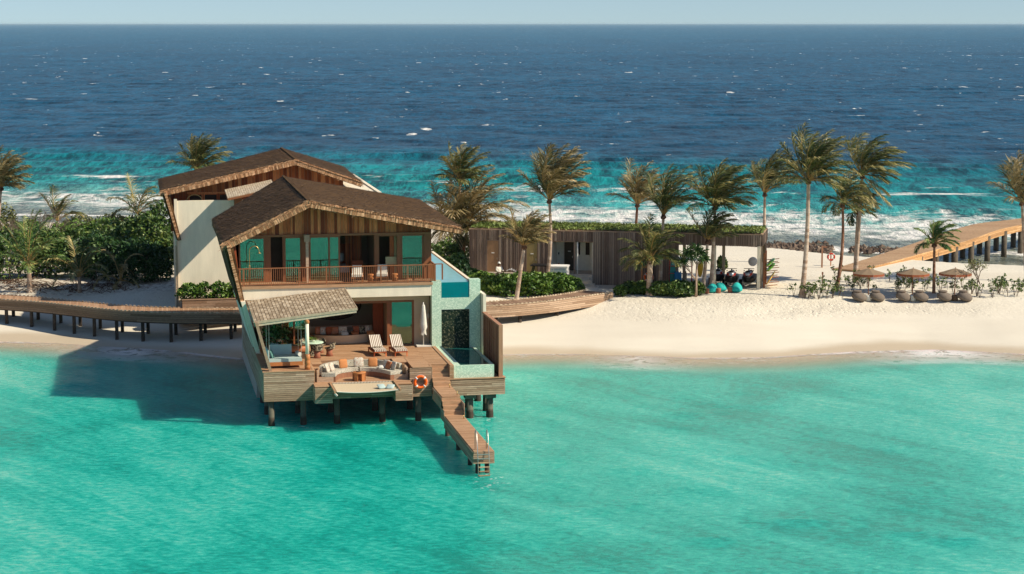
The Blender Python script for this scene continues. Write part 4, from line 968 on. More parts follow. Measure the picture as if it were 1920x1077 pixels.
m.box(.02, 6.15, .02, .14, zf, 4.72); m.box(.02, 15.28, .02, .14, 4.76, T0 - .02); m.box(9.5, 15.28, .02, .14, 1.3, 4.76); m.box(15.28, LE - .02, .02, .12, FB + .02, T0 - .02); m.box(LE - .14, LE - .02, .12, DB, FB + .02, T0 - .02)
m.box(.02, LE - .14, DB - .14, DB - .02, FB + .02, T0 - .02); m.box(.02, 15.2, DB - .14, DB - .02, 1.3, FB); m.box(15.14, 15.26, .14, DB - .14, 1.3, FB); m.box(.02, .14, .14, DB, zf, T0 - .02)
m.build('wall', 'dark_inside', sb)
m = MB(); m.box(-.05, LE + .06, -.05, DB + .05, T0 - .02, T0 + .06, .5); m.box(.14, LE - .14, .14, DB - .14, FB + .02, FB + .10, .5); m.build('roof', 'grey_wood', sb)
m = MB(); m.box(-.1, 9.46, -.35, 4.8, .9, zf - .004); m.box(-.1, 6.1, -1.1, -.35, .9, zf - .25); m.build('plinth', 'concrete', sb)
m = MB()
for i in range(4): m.box(7.55, 9.3 + .24 * i, -.35 - .32 * (i + 1), -.35 - .32 * i, 1.2, zf - .19 * (i + 1) + .02)
m.build('steps', 'concrete', sb)
m = MB(); m.box(6.17, 6.3, .14, 2.2, zf, 4.74); m.box(6.3, 9.35, 2.2, 2.3, zf, 4.74); m.box(9.35, 9.47, .14, 2.3, zf, 4.74); m.build('lobby_wall', 'canvas', sb)
def sdoor(a0, a1, b, z0, z1, mt, name='door'):
    m = MB(); m.box(a0, a1, b - .03, b + .03, z0, z1); o = m.build(name, mt, sb)
    f = MB(); f.box(a0 - .05, a0, b - .06, b + .03, z0, z1 + .05); f.box(a1, a1 + .05, b - .06, b + .03, z0, z1 + .05); f.box(a0, a1, b - .06, b + .03, z1, z1 + .05); f.build('frame', 'slat_wood', o)
    s_ = MB(); c = (a0 + a1) / 2; s_.box(c - .11, c + .11, b - .05, b - .032, z0 + 1.42, z0 + 1.49); s_.build('sign_plate', 'white', o)
    h = MB(); h.box(a1 - .12, a1 - .09, b - .08, b - .03, z0 + .95, z0 + 1.1); h.build('handle', 'steel', o)
sdoor(1.35, 2.23, .0, zf, 4.68, 'door_tan'); sdoor(4.40, 5.22, .0, zf, 4.68, 'door_olive'); sdoor(6.95, 7.65, 2.17, zf, 4.60, 'door_brown')
m = MB(); m.box(7.95, 8.12, 2.14, 2.19, 3.5, 4.5); m.box(8.55, 8.85, 2.14, 2.19, 3.5, 4.5); m.build('window', 'dark_inside', sb)
m = MB(); m.box(8.0, 8.12, -.02, .12, zf - .7, 4.74); m.build('column', 'slat_wood', sb); m = MB(); m.tube([(8.28, .05, zf), (8.28, .05, 4.74)], .05, 8); m.build('downpipe', 'white', sb)
m = MB(); m.box(6.45, 6.52, 2.1, 2.19, 3.5, 3.65); m.build('switch_box', 'black', sb)
m = MB(); m.tube([(6.5, 2.0, zf), (6.5, 2.0, zf + .42), (6.5, 2.0, zf + .5)], [.08, .08, .03], 10); m.box(6.46, 6.56, 1.97, 2.03, zf + .5, zf + .55)
fe = tag(m.build('fire_extinguisher', 'red_paint'), 'red fire extinguisher standing by the brown door in the open lobby of the slatted building', 'extinguisher'); fe.location = (SF.o.x, SF.o.y, 0); fe.rotation_euler = (0, 0, SF.ang)
for a, b in ((18.55, .3), (21.85, -.1), (15.9, 3.9), (18.9, 3.9), (21.9, 1.0), (21.9, 4.5)):
    m = MB(); m.box(a - .11, a + .11, b - .11, b + .11, 1.2, FB + (.0 if b > 3 else .02)); m.build('garage_post', 'warm_plaster' if b > .5 else 'plaster', sb)
m = MB(); m.box(15.3, 22.0, .2, 4.6, 1.42, 1.5); m.build('garage_floor', 'concrete', sb)
# planted roof
def leafcloud(n, pts, size, rs, up=.5, flat=1.0, aspect=.5):
    """diamond leaves at pts (n,3) with random tilt; returns V, F"""
    nrm = rs.randn(n, 3); nrm[:, 2] = np.abs(nrm[:, 2]) * flat + up; nrm /= np.linalg.norm(nrm, axis=1)[:, None]
    t_ = np.cross(nrm, rs.randn(n, 3)); t_ /= np.linalg.norm(t_, axis=1)[:, None]; b_ = np.cross(nrm, t_)
    s = (size * (.6 + .8 * rs.rand(n)))[:, None]
    V = np.stack([pts - t_ * s, pts + b_ * s * aspect, pts + t_ * s, pts - b_ * s * aspect], 1).reshape(-1, 3)
    return V, np.arange(4 * n).reshape(-1, 4)
rs = np.random.RandomState(5); n = 11000
P = np.stack([rs.uniform(0, LE, n), rs.uniform(.0, DB, n), np.zeros(n)], 1); P[:, 2] = T0 + .08 + (.05 + .20 * (.5 + fbm(P[:, 0] / 1.3, P[:, 1] / 1.3, 3, 2))) * rs.rand(n)
V, F_ = leafcloud(n, P, .13, rs, .3, .8, .3)
npmesh('roof_planting', V, F_, np.clip(.5 + 1.2 * fbm(P[:, 0] / 1.5, P[:, 1] / 1.5, 3, 3) + rs.randn(n) * .2, 0, 1), 'roof_leaf', sb)
m = MB(); m.box(.1, LE - .1, .1, DB - .1, T0 + .06, T0 + .12); m.build('roof_soil', 'soil', sb)
pth = MB(); pth.poly([(p.x, p.y, gz(p.x, p.y) * .25 + .75 * 1.52) for p in (onground(1092, 547), onground(1152, 551), onground(1185, 545), onground(1190, 534), onground(1130, 531), onground(1085, 536))], .3)
o = pth.build('path', 'concrete'); o['kind'] = 'structure'

# --- golf cart with cargo box
gc = thing('golf_cart', 'golf cart with black canopy and white cargo box, parked behind the hedge', 'golf cart', onground(1030, 540), SF.ang + .02)
m = MB(); m.box(-1.55, 1.45, -.55, .55, .30, .52); m.ell((-1.35, 0, .55), (.35, .52, .32), 12, 8); m.build('body', 'black', gc)
m = MB(); m.box(.02, 1.4, -.60, .60, .52, 1.62); m.box(-.02, 1.46, -.64, .64, 1.62, 1.70); m.build('cargo_box', 'white', gc)
m = MB(); m.box(.45, 1.32, -.615, -.6, .62, 1.52); m.build('panel', 'pale_blue', gc); m = MB(); m.box(.08, .38, -.615, -.6, .62, 1.52); m.build('panel', 'pale_blue', gc)
m = MB(); m.box(-1.35, .0, -.6, .6, 1.66, 1.73); m.build('canopy', 'black', gc)
m = MB()
for y in (-.5, .5): m.bar((-1.4, y, .6), (-1.15, y, 1.66), .05, .05); m.bar((-.05, y, .5), (-.05, y, 1.66), .05, .05)
m.build('canopy_frame', 'black', gc)
m = MB(); m.box(-.75, -.25, -.5, .5, .52, .75); m.hexa([(-.3, -.5, .75), (-.2, -.5, .75), (-.2, .5, .75), (-.3, .5, .75), (-.22, -.5, 1.15), (-.12, -.5, 1.15), (-.12, .5, 1.15), (-.22, .5, 1.15)]); m.build('seat', 'grey_fabric', gc)
m = MB(); m.tube([(-1.1, -.25, .6), (-.85, -.25, 1.0)], .02, 6); m.tube([(-.85 + .02 * math.sin(t_ * .7), -.25 + .16 * math.cos(t_ * math.pi / 6), 1.0 + .14 * math.sin(t_ * math.pi / 6)) for t_ in range(13)], .015, 5, cap=False); m.build('steering_wheel', 'black', gc)
m = MB(); m.add([(-1.4, -.48, .75), (-1.4, .48, .75), (-1.18, .48, 1.6), (-1.18, -.48, 1.6)], [(0, 1, 2, 3)]); m.build('windscreen', 'window_glass', gc)
for x in (-1.1, 1.0):
    for y in (-.58, .58): m = MB(); m.tube([(x, y - .09, .24), (x, y + .09, .24)], .24, 16); w_ = m.build('wheel', 'rubber', gc); h = MB(); h.tube([(x, y - .1, .24), (x, y + .1, .24)], .11, 10); h.build('hub', 'silver', w_)

# --- jet skis on trailers
def jetski(px, py, label, rz):
    t = thing('jet_ski', label, 'jet ski', onground(px, py), rz, 'jet skis parked in the open garage'); t.location.z = max(t.location.z, 1.5) + .0
    up = Matrix.Rotation(R_(-4), 3, 'X')
    hull = MB()       # bow towards -y
    secs = [(-1.55, .05, .62, .80), (-1.3, .28, .48, .86), (-.8, .46, .38, .88), (0, .52, .34, .86), (.9, .52, .36, .80), (1.35, .48, .42, .76)]
    vs = []; 
    for y, w, zb, zt in secs: vs += [(0, y, zb - .1), (w * .75, y, zb), (w, y, (zb + zt) / 2 + .04), (w * .86, y, zt), (0, y, zt + .05), (-w * .86, y, zt), (-w, y, (zb + zt) / 2 + .04), (-w * .75, y, zb)]
    fs = [tuple(range(7, -1, -1)), tuple(40 + k for k in range(8))] + [(i * 8 + k, i * 8 + (k + 1) % 8, i * 8 + 8 + (k + 1) % 8, i * 8 + 8 + k) for i in range(5) for k in range(8)]
    hull.add(vs, [f[::-1] for f in fs], .3, False); hull.build('hull', 'black', t)
    m = MB(); m.ell((0, -.75, .98), (.34, .62, .26), 14, 8); m.build('hood', 'silver', t)
    m = MB(); m.bar((-.30, -1.15, 1.02), (-.02, -1.32, .93), .05, .16); m.bar((.30, -1.15, 1.02), (.02, -1.32, .93), .05, .16); m.bar((-.33, -.75, 1.08), (-.3, -1.15, 1.02), .05, .12); m.bar((.33, -.75, 1.08), (.3, -1.15, 1.02), .05, .12); m.build('stripe', 'gloss_red', t)
    m = MB(); m.ell((0, -.95, 1.14), (.2, .3, .12), 12, 6); m.build('cowl', 'black', t)
    m = MB(); m.ell((0, .45, .98), (.2, .75, .15), 12, 8); m.build('saddle', 'rubber', t)
    m = MB(); m.tube([(0, -.5, 1.1), (0, -.4, 1.3)], .05, 8); m.tube([(-.38, -.3, 1.32), (-.2, -.42, 1.34), (.2, -.42, 1.34), (.38, -.3, 1.32)], .025, 6); m.build('handlebar', 'black', t)
    for s in (-1, 1): m = MB(); m.ell((s * .34, -.5, 1.2), (.05, .03, .04), 8, 6); m.build('mirror', 'black', t)
    tr = thing('boat_trailer', label.replace('jet ski', 'trailer carrying the jet ski', 1) if False else 'low two-wheeled trailer under the ' + label, 'trailer', t.location, rz, 'jet ski trailers')
    m = MB(); m.bar((-.2, -1.9, .35), (-.2, 1.2, .3), .07, .07); m.bar((.2, -1.9, .35), (.2, 1.2, .3), .07, .07); m.bar((-.55, .15, .26), (.55, .15, .26), .06, .06); m.bar((0, -2.4, .3), (-.2, -1.9, .35), .06, .06); m.bar((0, -2.4, .3), (.2, -1.9, .35), .06, .06); m.box(-.3, .3, -.9, -.8, .3, .36); m.build('frame', 'steel', tr)
    for s in (-1, 1):
        m = MB(); m.tube([(s * .62 - .09, -.1, .24), (s * .62 + .09, -.1, .24)], .26, 18); w_ = m.build('wheel', 'rubber', tr); h = MB(); h.tube([(s * .62 - .1, -.1, .24), (s * .62 + .1, -.1, .24)], .11, 10); h.build('hub', 'silver', w_)
jetski(1346, 533, 'jet ski half hidden by the garage post, leftmost of three', R_(-6)); jetski(1372, 536, 'jet ski in the middle of the three in the garage', R_(-9)); jetski(1405, 536, 'jet ski nearest the right-hand garage post', R_(-14))

# --- boards, rack, gear
def board(px, py, z, L, w, th, mt, label, cat, M_, name='paddle_board', group=None):
    p = onground(px, py); o = MB().ell((0, 0, 0), (w / 2, th / 2, L / 2), 18, 14, None, lambda q: (q.x * (1 if abs(q.z) < .6 else 1), q.y, q.z), M_).build(name, mt)
    o.location = (p.x, p.y, p.z + z); return tag(o, label, cat, group)
tilt = lambda rx, ry, rz=0: Matrix.Rotation(R_(rz), 3, 'Z') @ Matrix.Rotation(R_(ry), 3, 'Y') @ Matrix.Rotation(R_(rx), 3, 'X')
rk = thing('kayak_rack', 'pegged timber rack at the right end of the slatted building, holding green and yellow boards', 'rack', SF.w(LE + .15, 1.6, 1.4), SF.ang)
m = MB()
for y in (-.9, .9): m.box(-.05, .07, y - .05, y + .05, 0, 2.7, .5)
m.build('upright', 'leather', rk)
for k, z in enumerate((.25, .62, .98, 1.34, 1.7, 2.0)):
    for y in (-.9, .9): m = MB(); m.bar((.05, y, z), (1.0, y, z + .12), .05, .05, .4); m.build('peg', 'leather', rk)
for k, (x, z, L, mt, lab) in enumerate(((.42, 1.95, 3.3, 'board_green', 'lime green kayak on the top pegs of the rack'), (.44, 1.58, 3.3, 'board_green', 'lime green kayak on the rack between the other green one and the yellow board'), (.45, .78, 3.6, 'board_yellow', 'wide yellow board leaning on the lower pegs of the rack'))):
    p = SF.w(LE + .15 + x, 1.6, 1.4 + z); wd = .72 if k < 2 else 1.15
    M_ = Matrix.Rotation(SF.ang, 3, 'Z') @ Matrix.Rotation(R_(0), 3, 'Z') @ Matrix.Rotation(R_(-38 if k < 2 else -58), 3, 'Y')
    o = MB().ell((0, 0, 0), (wd / 2, L / 2, .07 if k == 2 else .12), 18, 12, None, None, M_).build('kayak' if k < 2 else 'paddle_board', mt); o.location = p; tag(o, lab, 'kayak' if k < 2 else 'board', 'boards on the rack')
board(1313, 535, 1.35, 1.5, .42, .10, 'board_yellow', 'yellow board standing upright inside the garage behind the palm trunks', 'board', tilt(0, 3))
board(1261, 541, 1.05, 1.9, .46, .08, 'board_teal', 'teal and white board standing just inside the left edge of the garage', 'board', tilt(0, 0))
m = MB(); m.ell((0, -.05, .1), (.15, .03, .3), 10, 8)
o = MB().ell((0, 0, 0), (.36, .08, .36), 20, 10).build('satellite_dish', 'white'); p = onground(1420, 533); o.location = (p.x, p.y + 3, p.z + 1.35); tag(o, 'white round disc standing behind the jet skis and the right-hand garage post', 'dish')
gr = thing('gear_rack', 'dark red timber rack hung with blue life vests at the left side of the garage', 'rack', onground(1272, 541), SF.ang)
m = MB(); m.box(-.7, -.62, -.1, 0, 0, 2.2); m.box(.95, 1.03, -.1, 0, 0, 2.2)
for z in (.5, 1.15, 1.7, 2.2): m.box(-.7, 1.03, -.35, .05, z - .03, z)
m.build('frame', 'gloss_red', gr)
for k, (x, mt) in enumerate(((-.1, 'vest_blue'), (.12, 'vest_blue'), (.5, 'grey_fabric'))):
    m = MB(); m.pillow((x, -.45, .85), .34, .85, .2, None); m.box(x - .12, x - .06, -.5, -.4, 1.2, 1.36); m.box(x + .06, x + .12, -.5, -.4, 1.2, 1.36)
    o = m.build('life_vest', mt); o.location = gr.location; o.rotation_euler = (0, 0, SF.ang); tag(o, ['blue life vest hanging leftmost on the gear rack', 'blue life vest hanging second on the gear rack', 'dark grey life vest at the right of the gear rack'][k], 'life vest', 'life vests on the gear rack')
def lifering(name, loc, r, rz, label, mats=('orange', 'white'), tiltx=0):
    t = thing(name, label, 'life ring', loc, rz)
    m = MB(); m.tube([(r * math.cos(a), 0, r * math.sin(a)) for a in [2 * math.pi * i / 28 for i in range(29)]], r * .26, 10, cap=False); m.build('ring', mats[0], t)
    for k in range(4):
        c = math.pi / 4 + k * math.pi / 2; m = MB(); m.tube([(r * math.cos(c + d_), 0, r * math.sin(c + d_)) for d_ in (-.13, 0, .13)], r * .275, 10); m.build('band', mats[1], t)
    m = MB()
    for k in range(4):
        c = math.pi / 4 + k * math.pi / 2; m.tube([(r * (1.24 + .07 * math.sin(math.pi * i / 8)) * math.cos(c + i * math.pi / 16), -.01, r * (1.24 + .07 * math.sin(math.pi * i / 8)) * math.sin(c + i * math.pi / 16)) for i in range(9)], .012, 5)
    m.build('grab_line', 'rope', t); return t
p = SF.w(13.7, -.2, 2.2); lifering('life_ring', p, .30, SF.ang, 'red life ring hung on the slatted wall behind a palm trunk')
sg = thing('sign_post', 'orange post with two small pale arrow boards in front of the slatted wall', 'sign', onground(1203, 540))
m = MB(); m.box(-.05, .05, -.05, .05, 0, 2.2); m.build('post', 'cushion_orange', sg); m = MB(); m.box(-.42, .08, -.08, -.05, 1.75, 2.1); m.build('board', 'board_yellow', sg); m = MB(); m.box(-.05, .38, -.09, -.06, 1.48, 1.68); m.build('board', 'cushion_orange', sg)
# lifeguard ring stand and posts on the right beach
p = onground(1558, 499); lifering('life_ring', (p.x, p.y, p.z + .75), .26, 0, 'red and white life ring on a short stand at the head of the jetty', ('red_paint', 'white'))
m = MB(); m.box(p.x - .04, p.x + .04, p.y + .08, p.y + .16, p.z - .2, p.z + 1.2); tag(m.build('ring_stand', 'cushion_orange'), 'short stand carrying the red and white life ring near the jetty', 'stand')
p = onground(1541, 502); m = MB(); m.box(p.x - .06, p.x + .06, p.y - .06, p.y + .06, p.z - .2, p.z + 1.75); m.box(p.x, p.x + .38, p.y - .05, p.y + .05, p.z + 1.62, p.z + 1.72); tag(m.build('beach_shower', 'screen_wood'), 'tall thin red-brown shower post with a short arm, on the sand left of the jetty', 'shower')
p = onground(1542, 530); m = MB(); m.box(p.x - .035, p.x + .035, p.y - .035, p.y + .035, p.z - .2, p.z + .8); m.box(p.x - .06, p.x + .06, p.y - .05, p.y + .05, p.z + .62, p.z + .8); tag(m.build('marker_post', 'screen_wood'), 'knee-high red-brown marker post among the seedlings', 'post')

# --- teal bean bags with little terracotta tables
def beanbag(px, py, s, mt, label, group, rz=0, kind=0):
    p = onground(px, py)
    if kind == 0:
        def f(q):
            x, y, z = q.x, q.y, q.z; top = max(0, z); return (x * (1 - .18 * top) + .22 * top, y * (1 - .15 * top) - .05, (z * 1.08 if z > 0 else z * .45) - .38 * math.exp(-((x - .15) ** 2 + (y + .55) ** 2) / .12) * (z > .2))
        o = MB().ell((0, 0, .20), (s * .5, s * .5, s * .52), 20, 14, None, f).build('bean_bag', mt)
        o.location = p; o.rotation_euler = (0, 0, rz); return tag(o, label, 'bean bag', group)
    t = thing('bean_bag', label, 'bean bag', p, rz, group)
    def f(q):
        x, y, z = q.x, q.y, q.z; return (x * (1 + .08 * math.sin(3 * z)) + .16 * -z, y, (z if z > 0 else z * .55) + .10 * math.sin(2.2 * x) * -1)
    MB().ell((0, 0, .26), (s * .54, s * .45, s * .46), 20, 14, None, f).build('seat_bag', mt, t)
    MB().ell((-.16 * s, .06, s * .73), (s * .34, s * .26, s * .09), 14, 8, None, lambda q: (q.x, q.y, q.z + .25 * q.x * q.x)).build('head_cushion', mt, t)
    m = MB(); m.tube([(-.36 * s, -.12, s * .70), (-.1 * s, -.28, s * .70), (.16 * s, -.14, s * .72)], .022, 5); m.build('strap', 'soil', t); return t
gA = 'teal bean bags outside the garage'
beanbag(1334, 549, .86, 'teal_fabric', 'teal bean bag nearest the leaning palm trunk, leftmost of three', gA, R_(10)); beanbag(1351, 547, .90, 'teal_fabric', 'teal bean bag in the middle of the three outside the garage', gA, R_(160)); beanbag(1380, 548, .92, 'teal_fabric', 'teal bean bag below the jet skis, rightmost of three', gA, R_(40))
for px, py, lab in ((1325, 551, 'terracotta drum table left of the first teal bean bag'), (1347, 550, 'terracotta drum table in front of the middle teal bean bag'), (1369, 549, 'terracotta drum table left of the rightmost teal bean bag')):
    o = MB().lathe([(.13, 0), (.17, .03), (.19, .34), (.175, .36), (.16, .36)], (0, 0, 0), 18).build('side_table', 'terracotta'); o.location = onground(px, py); tag(o, lab, 'side table', 'terracotta tables by the bean bags')
gB = 'grey bean bags on the beach'
for k, (px, lab) in enumerate(((1611, 'grey-brown bean bag at the far left of the beach row'), (1645, 'grey-brown bean bag just right of the first fringed umbrella'), (1694, 'grey-brown bean bag left of the middle umbrella, largest of its pair'), (1727, 'grey-brown bean bag right of the middle umbrella pole'), (1771, 'grey-brown bean bag left of the last umbrella pole'), (1809, 'grey-brown bean bag at the far right of the beach row'))):
    beanbag(px, 565.5, 1.0, 'grey_fabric', lab, gB, R_(rnd.uniform(-8, 8)), 1)
for k, (px, mt, lab) in enumerate(((1627, 'canvas', 'small pale block table between the first two grey bean bags'), (1711, 'canvas', 'small pale block table between the middle two grey bean bags'), (1790, 'soil', 'small dark block table between the last two grey bean bags'))):
    o = MB().lathe([(.20, 0), (.24, .04), (.24, .36), (.22, .4)], (0, 0, 0), 12, None).build('side_table', mt); o.location = onground(px, 564); tag(o, lab, 'side table', 'block tables on the beach')
# --- fringed umbrellas
um = None
for k, (px, lab) in enumerate(((1628, 'brown thatch-coloured umbrella with orange fringe, leftmost of three'), (1711, 'brown umbrella with orange fringe, middle of three'), (1790, 'brown umbrella with orange fringe, rightmost of three beside the small tree'))):
    p = onground(px, 555)
    t = thing('beach_umbrella', lab, 'umbrella', p, R_(rnd.uniform(0, 40)), 'fringed beach umbrellas'); Rr = 1.15; zt = 2.02; zr = 1.66
    m = MB(); m.tube([(0, 0, -.2), (0, 0, zt + .06)], .03, 8); m.build('pole', 'frame_wood', t)
    m = MB(); n = 8; vs = [(0, 0, zt)]; 
    for j in range(3):
        r_ = Rr * (j + 1) / 3; zz = zt + (zr - zt) * ((j + 1) / 3) ** 1.1 
        for i in range(n * 2): a = math.pi * i / n; q = r_ * (1 if i % 2 == 0 else .96); vs.append((q * math.cos(a), q * math.sin(a), zz - (0 if i % 2 == 0 else .015)))
    nn = n * 2; fs = [(0, 1 + i, 1 + (i + 1) % nn) for i in range(nn)]
    for j in range(2): fs += [(1 + j * nn + i, 1 + (j + 1) * nn + i, 1 + (j + 1) * nn + (i + 1) % nn, 1 + j * nn + (i + 1) % nn) for i in range(nn)]
    m.add(vs, fs, .6, False); m.build('canopy', 'umbrella_cloth', t)
    m = MB()
    for i in range(nn):
        a0 = math.pi * i / n; a1 = math.pi * (i + 1) / n; q0 = Rr * (1 if i % 2 == 0 else .96); q1 = Rr * (.96 if i % 2 == 0 else 1)
        P0 = Vector((q0 * math.cos(a0), q0 * math.sin(a0), zr)); P1 = Vector((q1 * math.cos(a1), q1 * math.sin(a1), zr)); o_ = ((P0 + P1) / 2); o_.z = 0; o_ = o_.normalized() * .02
        m.add([P0 + o_, P1 + o_, P1 + Vector((0, 0, -.15)) + o_, P0 + Vector((0, 0, -.15)) + o_], [(0, 1, 2, 3)], .0)
        for s in range(10):
            q = P0.lerp(P1, (s + .5) / 10) + o_ + Vector((0, 0, -.14)); d_ = (P1 - P0).normalized() * .012; m.add([q - d_, q + d_, q + d_ * .4 + Vector((rnd.uniform(-.03, .03), rnd.uniform(-.03, .03), -.20))], [(0, 1, 2)], rnd.random())
    m.build('fringe', 'fringe', t)
    m = MB()
    for i in range(8): a = math.pi * i / 4; m.tube([(0, 0, zt - .06), (Rr * .97 * math.cos(a), Rr * .97 * math.sin(a), zr - .02)], .012, 5)
    m.build('ribs', 'frame_wood', t)
# --- rocks along the reef edge
rs = np.random.RandomState(4); V = []; Fc = []; T = []; base = 0
ic = [(-1, 0, 0), (1, 0, 0), (0, -1, 0), (0, 1, 0), (0, 0, -1), (0, 0, 1)]; tri = np.array([(0, 2, 5), (2, 1, 5), (1, 3, 5), (3, 0, 5), (2, 0, 4), (1, 2, 4), (3, 1, 4), (0, 3, 4)])
for i in range(2600):
    px = rs.uniform(1240, 1735) if rs.rand() < .8 else rs.uniform(1240, 1520); yc = np.interp(px, [1240, 1290, 1460, 1600, 1735], [462, 464, 466, 469, 473]); hw = np.interp(px, [1240, 1480, 1600, 1735], [9, 9, 5, 1.5])
    if px > 1560 and fbm(np.array([px / 25.]), np.array([0.]), 2, 3)[0] < -.05: continue
    p = fz(px, yc + rs.randn() * hw * .62, -.28); s = .10 + .30 * rs.rand() ** 2.5
    vv = np.array(ic) * s * (.6 + .7 * rs.rand(6, 1)) * np.array([1.3, 1, .75]); a = rs.rand() * 6.3; c_, s_ = math.cos(a), math.sin(a)
    vv = vv @ np.array([[c_, s_, 0], [-s_, c_, 0], [0, 0, 1]]) + np.array([p.x, p.y, -.24]); V.append(vv); Fc.append(tri + base); base += 6; T += [rs.rand()] * 8
o = npmesh('rocks', np.concatenate(V), np.concatenate(Fc), T, 'rock'); o['kind'] = 'stuff'; tag(o, 'band of dark broken coral rocks exposed at the edge of the reef flat', 'rocks')

# ================================================================== FURNITURE ON THE VILLA
def vt(name, label, cat, a, b, z, rz=0, group=None): return thing(name, label, cat, VF.w(a, b, z), VF.ang + rz, group)
# --- curved outdoor sofa in the sunken lounge (own origin at its middle, back at +y)
sf = vt('curved_sofa', 'curved outdoor sofa with black-and-white zigzag cushions in the sunken deck', 'sofa', 5.25, 1.2, ZL)
pathS = [(-1.85, -.85), (-1.55, .10), (-.85, .75), (0, .95), (.85, .75), (1.5, .15), (1.95, -.75)]
pc_ = [Vector((p[0], p[1], 0)) for p in pathS]; pc_ = resample(pc_, .12)
def ribbon(mb, P, o0, o1, z0, z1, tint=None, smooth=False):
    n = len(P); vs = []
    for i, p in enumerate(P):
        d = (P[min(i + 1, n - 1)] - P[max(i - 1, 0)]).normalized(); nn = Vector((-d.y, d.x, 0))
        a = p + nn * o0; b = p + nn * o1; vs += [(a.x, a.y, z0), (b.x, b.y, z0), (b.x, b.y, z1), (a.x, a.y, z1)]
    fs = [(3, 2, 1, 0), tuple((n - 1) * 4 + k for k in range(4))] + [(i * 4 + k, i * 4 + (k + 1) % 4, i * 4 + 4 + (k + 1) % 4, i * 4 + 4 + k) for i in range(n - 1) for k in range(4)]
    mb.add(vs, [f for f in fs], tint, smooth)
m = MB(); ribbon(m, pc_, -.45, .5, .0, .26, .3); m.build('base', 'screen_wood', sf)
m = MB(); q_ = len(pc_) // 2; ribbon(m, pc_[:q_ + 1], -.44, .30, .27, .46); ribbon(m, pc_[q_ + 1:], -.44, .30, .27, .46); m.build('seat_cushion', 'pattern_fabric', sf)
m = MB(); ribbon(m, pc_[3:-3], .30, .46, .30, .78); m.build('back_cushion', 'pattern_fabric', sf)
m = MB(); ribbon(m, pc_, .46, .52, 0, .74, .8); m.build('backrest', 'deck_wood', sf)
for p, sx in ((pc_[0], -1), (pc_[-1], 1)):
    m = MB(); m.box(p.x - .52 if sx < 0 else p.x - .42, p.x + .42 if sx < 0 else p.x + .52, p.y - .09, p.y - .02, 0, .26, .7); m.box(p.x + (-.56 if sx < 0 else .46), p.x + (-.46 if sx < 0 else .56), p.y - .1, p.y + .7, 0, .62, .7); m.build('arm', 'grey_wood', sf)
def cushion(a, b, z, w, mt, label, rx=15, rz=0, group='cushions on the curved outdoor sofa', d=.15, ry=0, h=None):
    M_ = Matrix.Rotation(R_(rz), 3, 'Z') @ Matrix.Rotation(R_(ry), 3, 'Y') @ Matrix.Rotation(R_(-rx), 3, 'X')
    o = MB().pillow((0, 0, 0), w, h or w, d, M_).build('cushion', mt); o.location = VF.w(a, b, z); o.rotation_euler = (0, 0, VF.ang); return tag(o, label, 'cushion', group)
zs = ZL + .46 + .22
cushion(3.45, .75, zs, .48, 'floral_fabric', 'flowery cushion against the left arm of the curved sofa, outermost', 20, 68); cushion(3.72, 1.05, zs, .46, 'floral_fabric', 'flowery cushion second from the left arm of the curved sofa', 20, 60)
cushion(4.42, 1.85, zs + .02, .50, 'cushion_orange', 'orange cushion on the left part of the curved sofa back', 12, 20); cushion(5.28, 2.05, zs + .03, .54, 'floral_fabric', 'pale flowery cushion at the middle of the curved sofa', 12, 0); cushion(6.05, 1.98, zs + .02, .50, 'cushion_orange', 'orange cushion on the right part of the curved sofa back', 12, -8)
cushion(6.72, 1.45, zs, .46, 'floral_fabric', 'flowery cushion in the right bend of the curved sofa', 15, -50); cushion(6.80, 1.10, zs - .02, .44, 'leather', 'brown cushion leaning among the flowery ones at the sofa right end', 20, -62); cushion(7.05, .82, zs, .46, 'floral_fabric', 'flowery cushion against the right arm of the curved sofa', 18, -70); cushion(6.45, 1.35, zs - .14, .34, 'canvas', 'small white cushion lying flat at the sofa right bend', 75, -20)
ct = vt('coffee_table', 'round orange-brown timber coffee table in front of the curved sofa', 'coffee table', 5.12, .42, ZL)
m = MB(); m.lathe([(.36, .40), (.37, .42), (.37, .46), (.36, .47)], (0, 0, 0), 24, .6); m.build('table_top', 'stool_wood', ct)
m = MB()
for k in range(5): a = math.pi * 2 * k / 5 + .3; m.hexa([(x * math.cos(a) - y * math.sin(a), x * math.sin(a) + y * math.cos(a), z) for z in (0, .4) for x, y in ((.10, -.03), (.34, -.10), (.34, .10), (.10, .03))], .2)
m.build('fin', 'stool_wood', ct)
m = MB().lathe([(.10, 0), (.14, .02), (.13, .035), (.02, .02)], (0, 0, 0), 16).build('tray', 'soil'); m.location = VF.w(5.10, .45, ZL + .47); tag(m, 'small round tray on the orange coffee table', 'tray')
# hammock cushions
for k, (a, b, lab) in enumerate(((6.05, -1.75, 'pale cushion in the net hammock, the left of the pair'), (6.5, -1.9, 'pale cushion in the net hammock, the right of the pair'))): cushion(a, b, ZN + .02 - .05 * k * 0 + .02, .42, 'pale_blue', lab, 68, 15 - 40 * k, 'cushions in the hammock', .13)
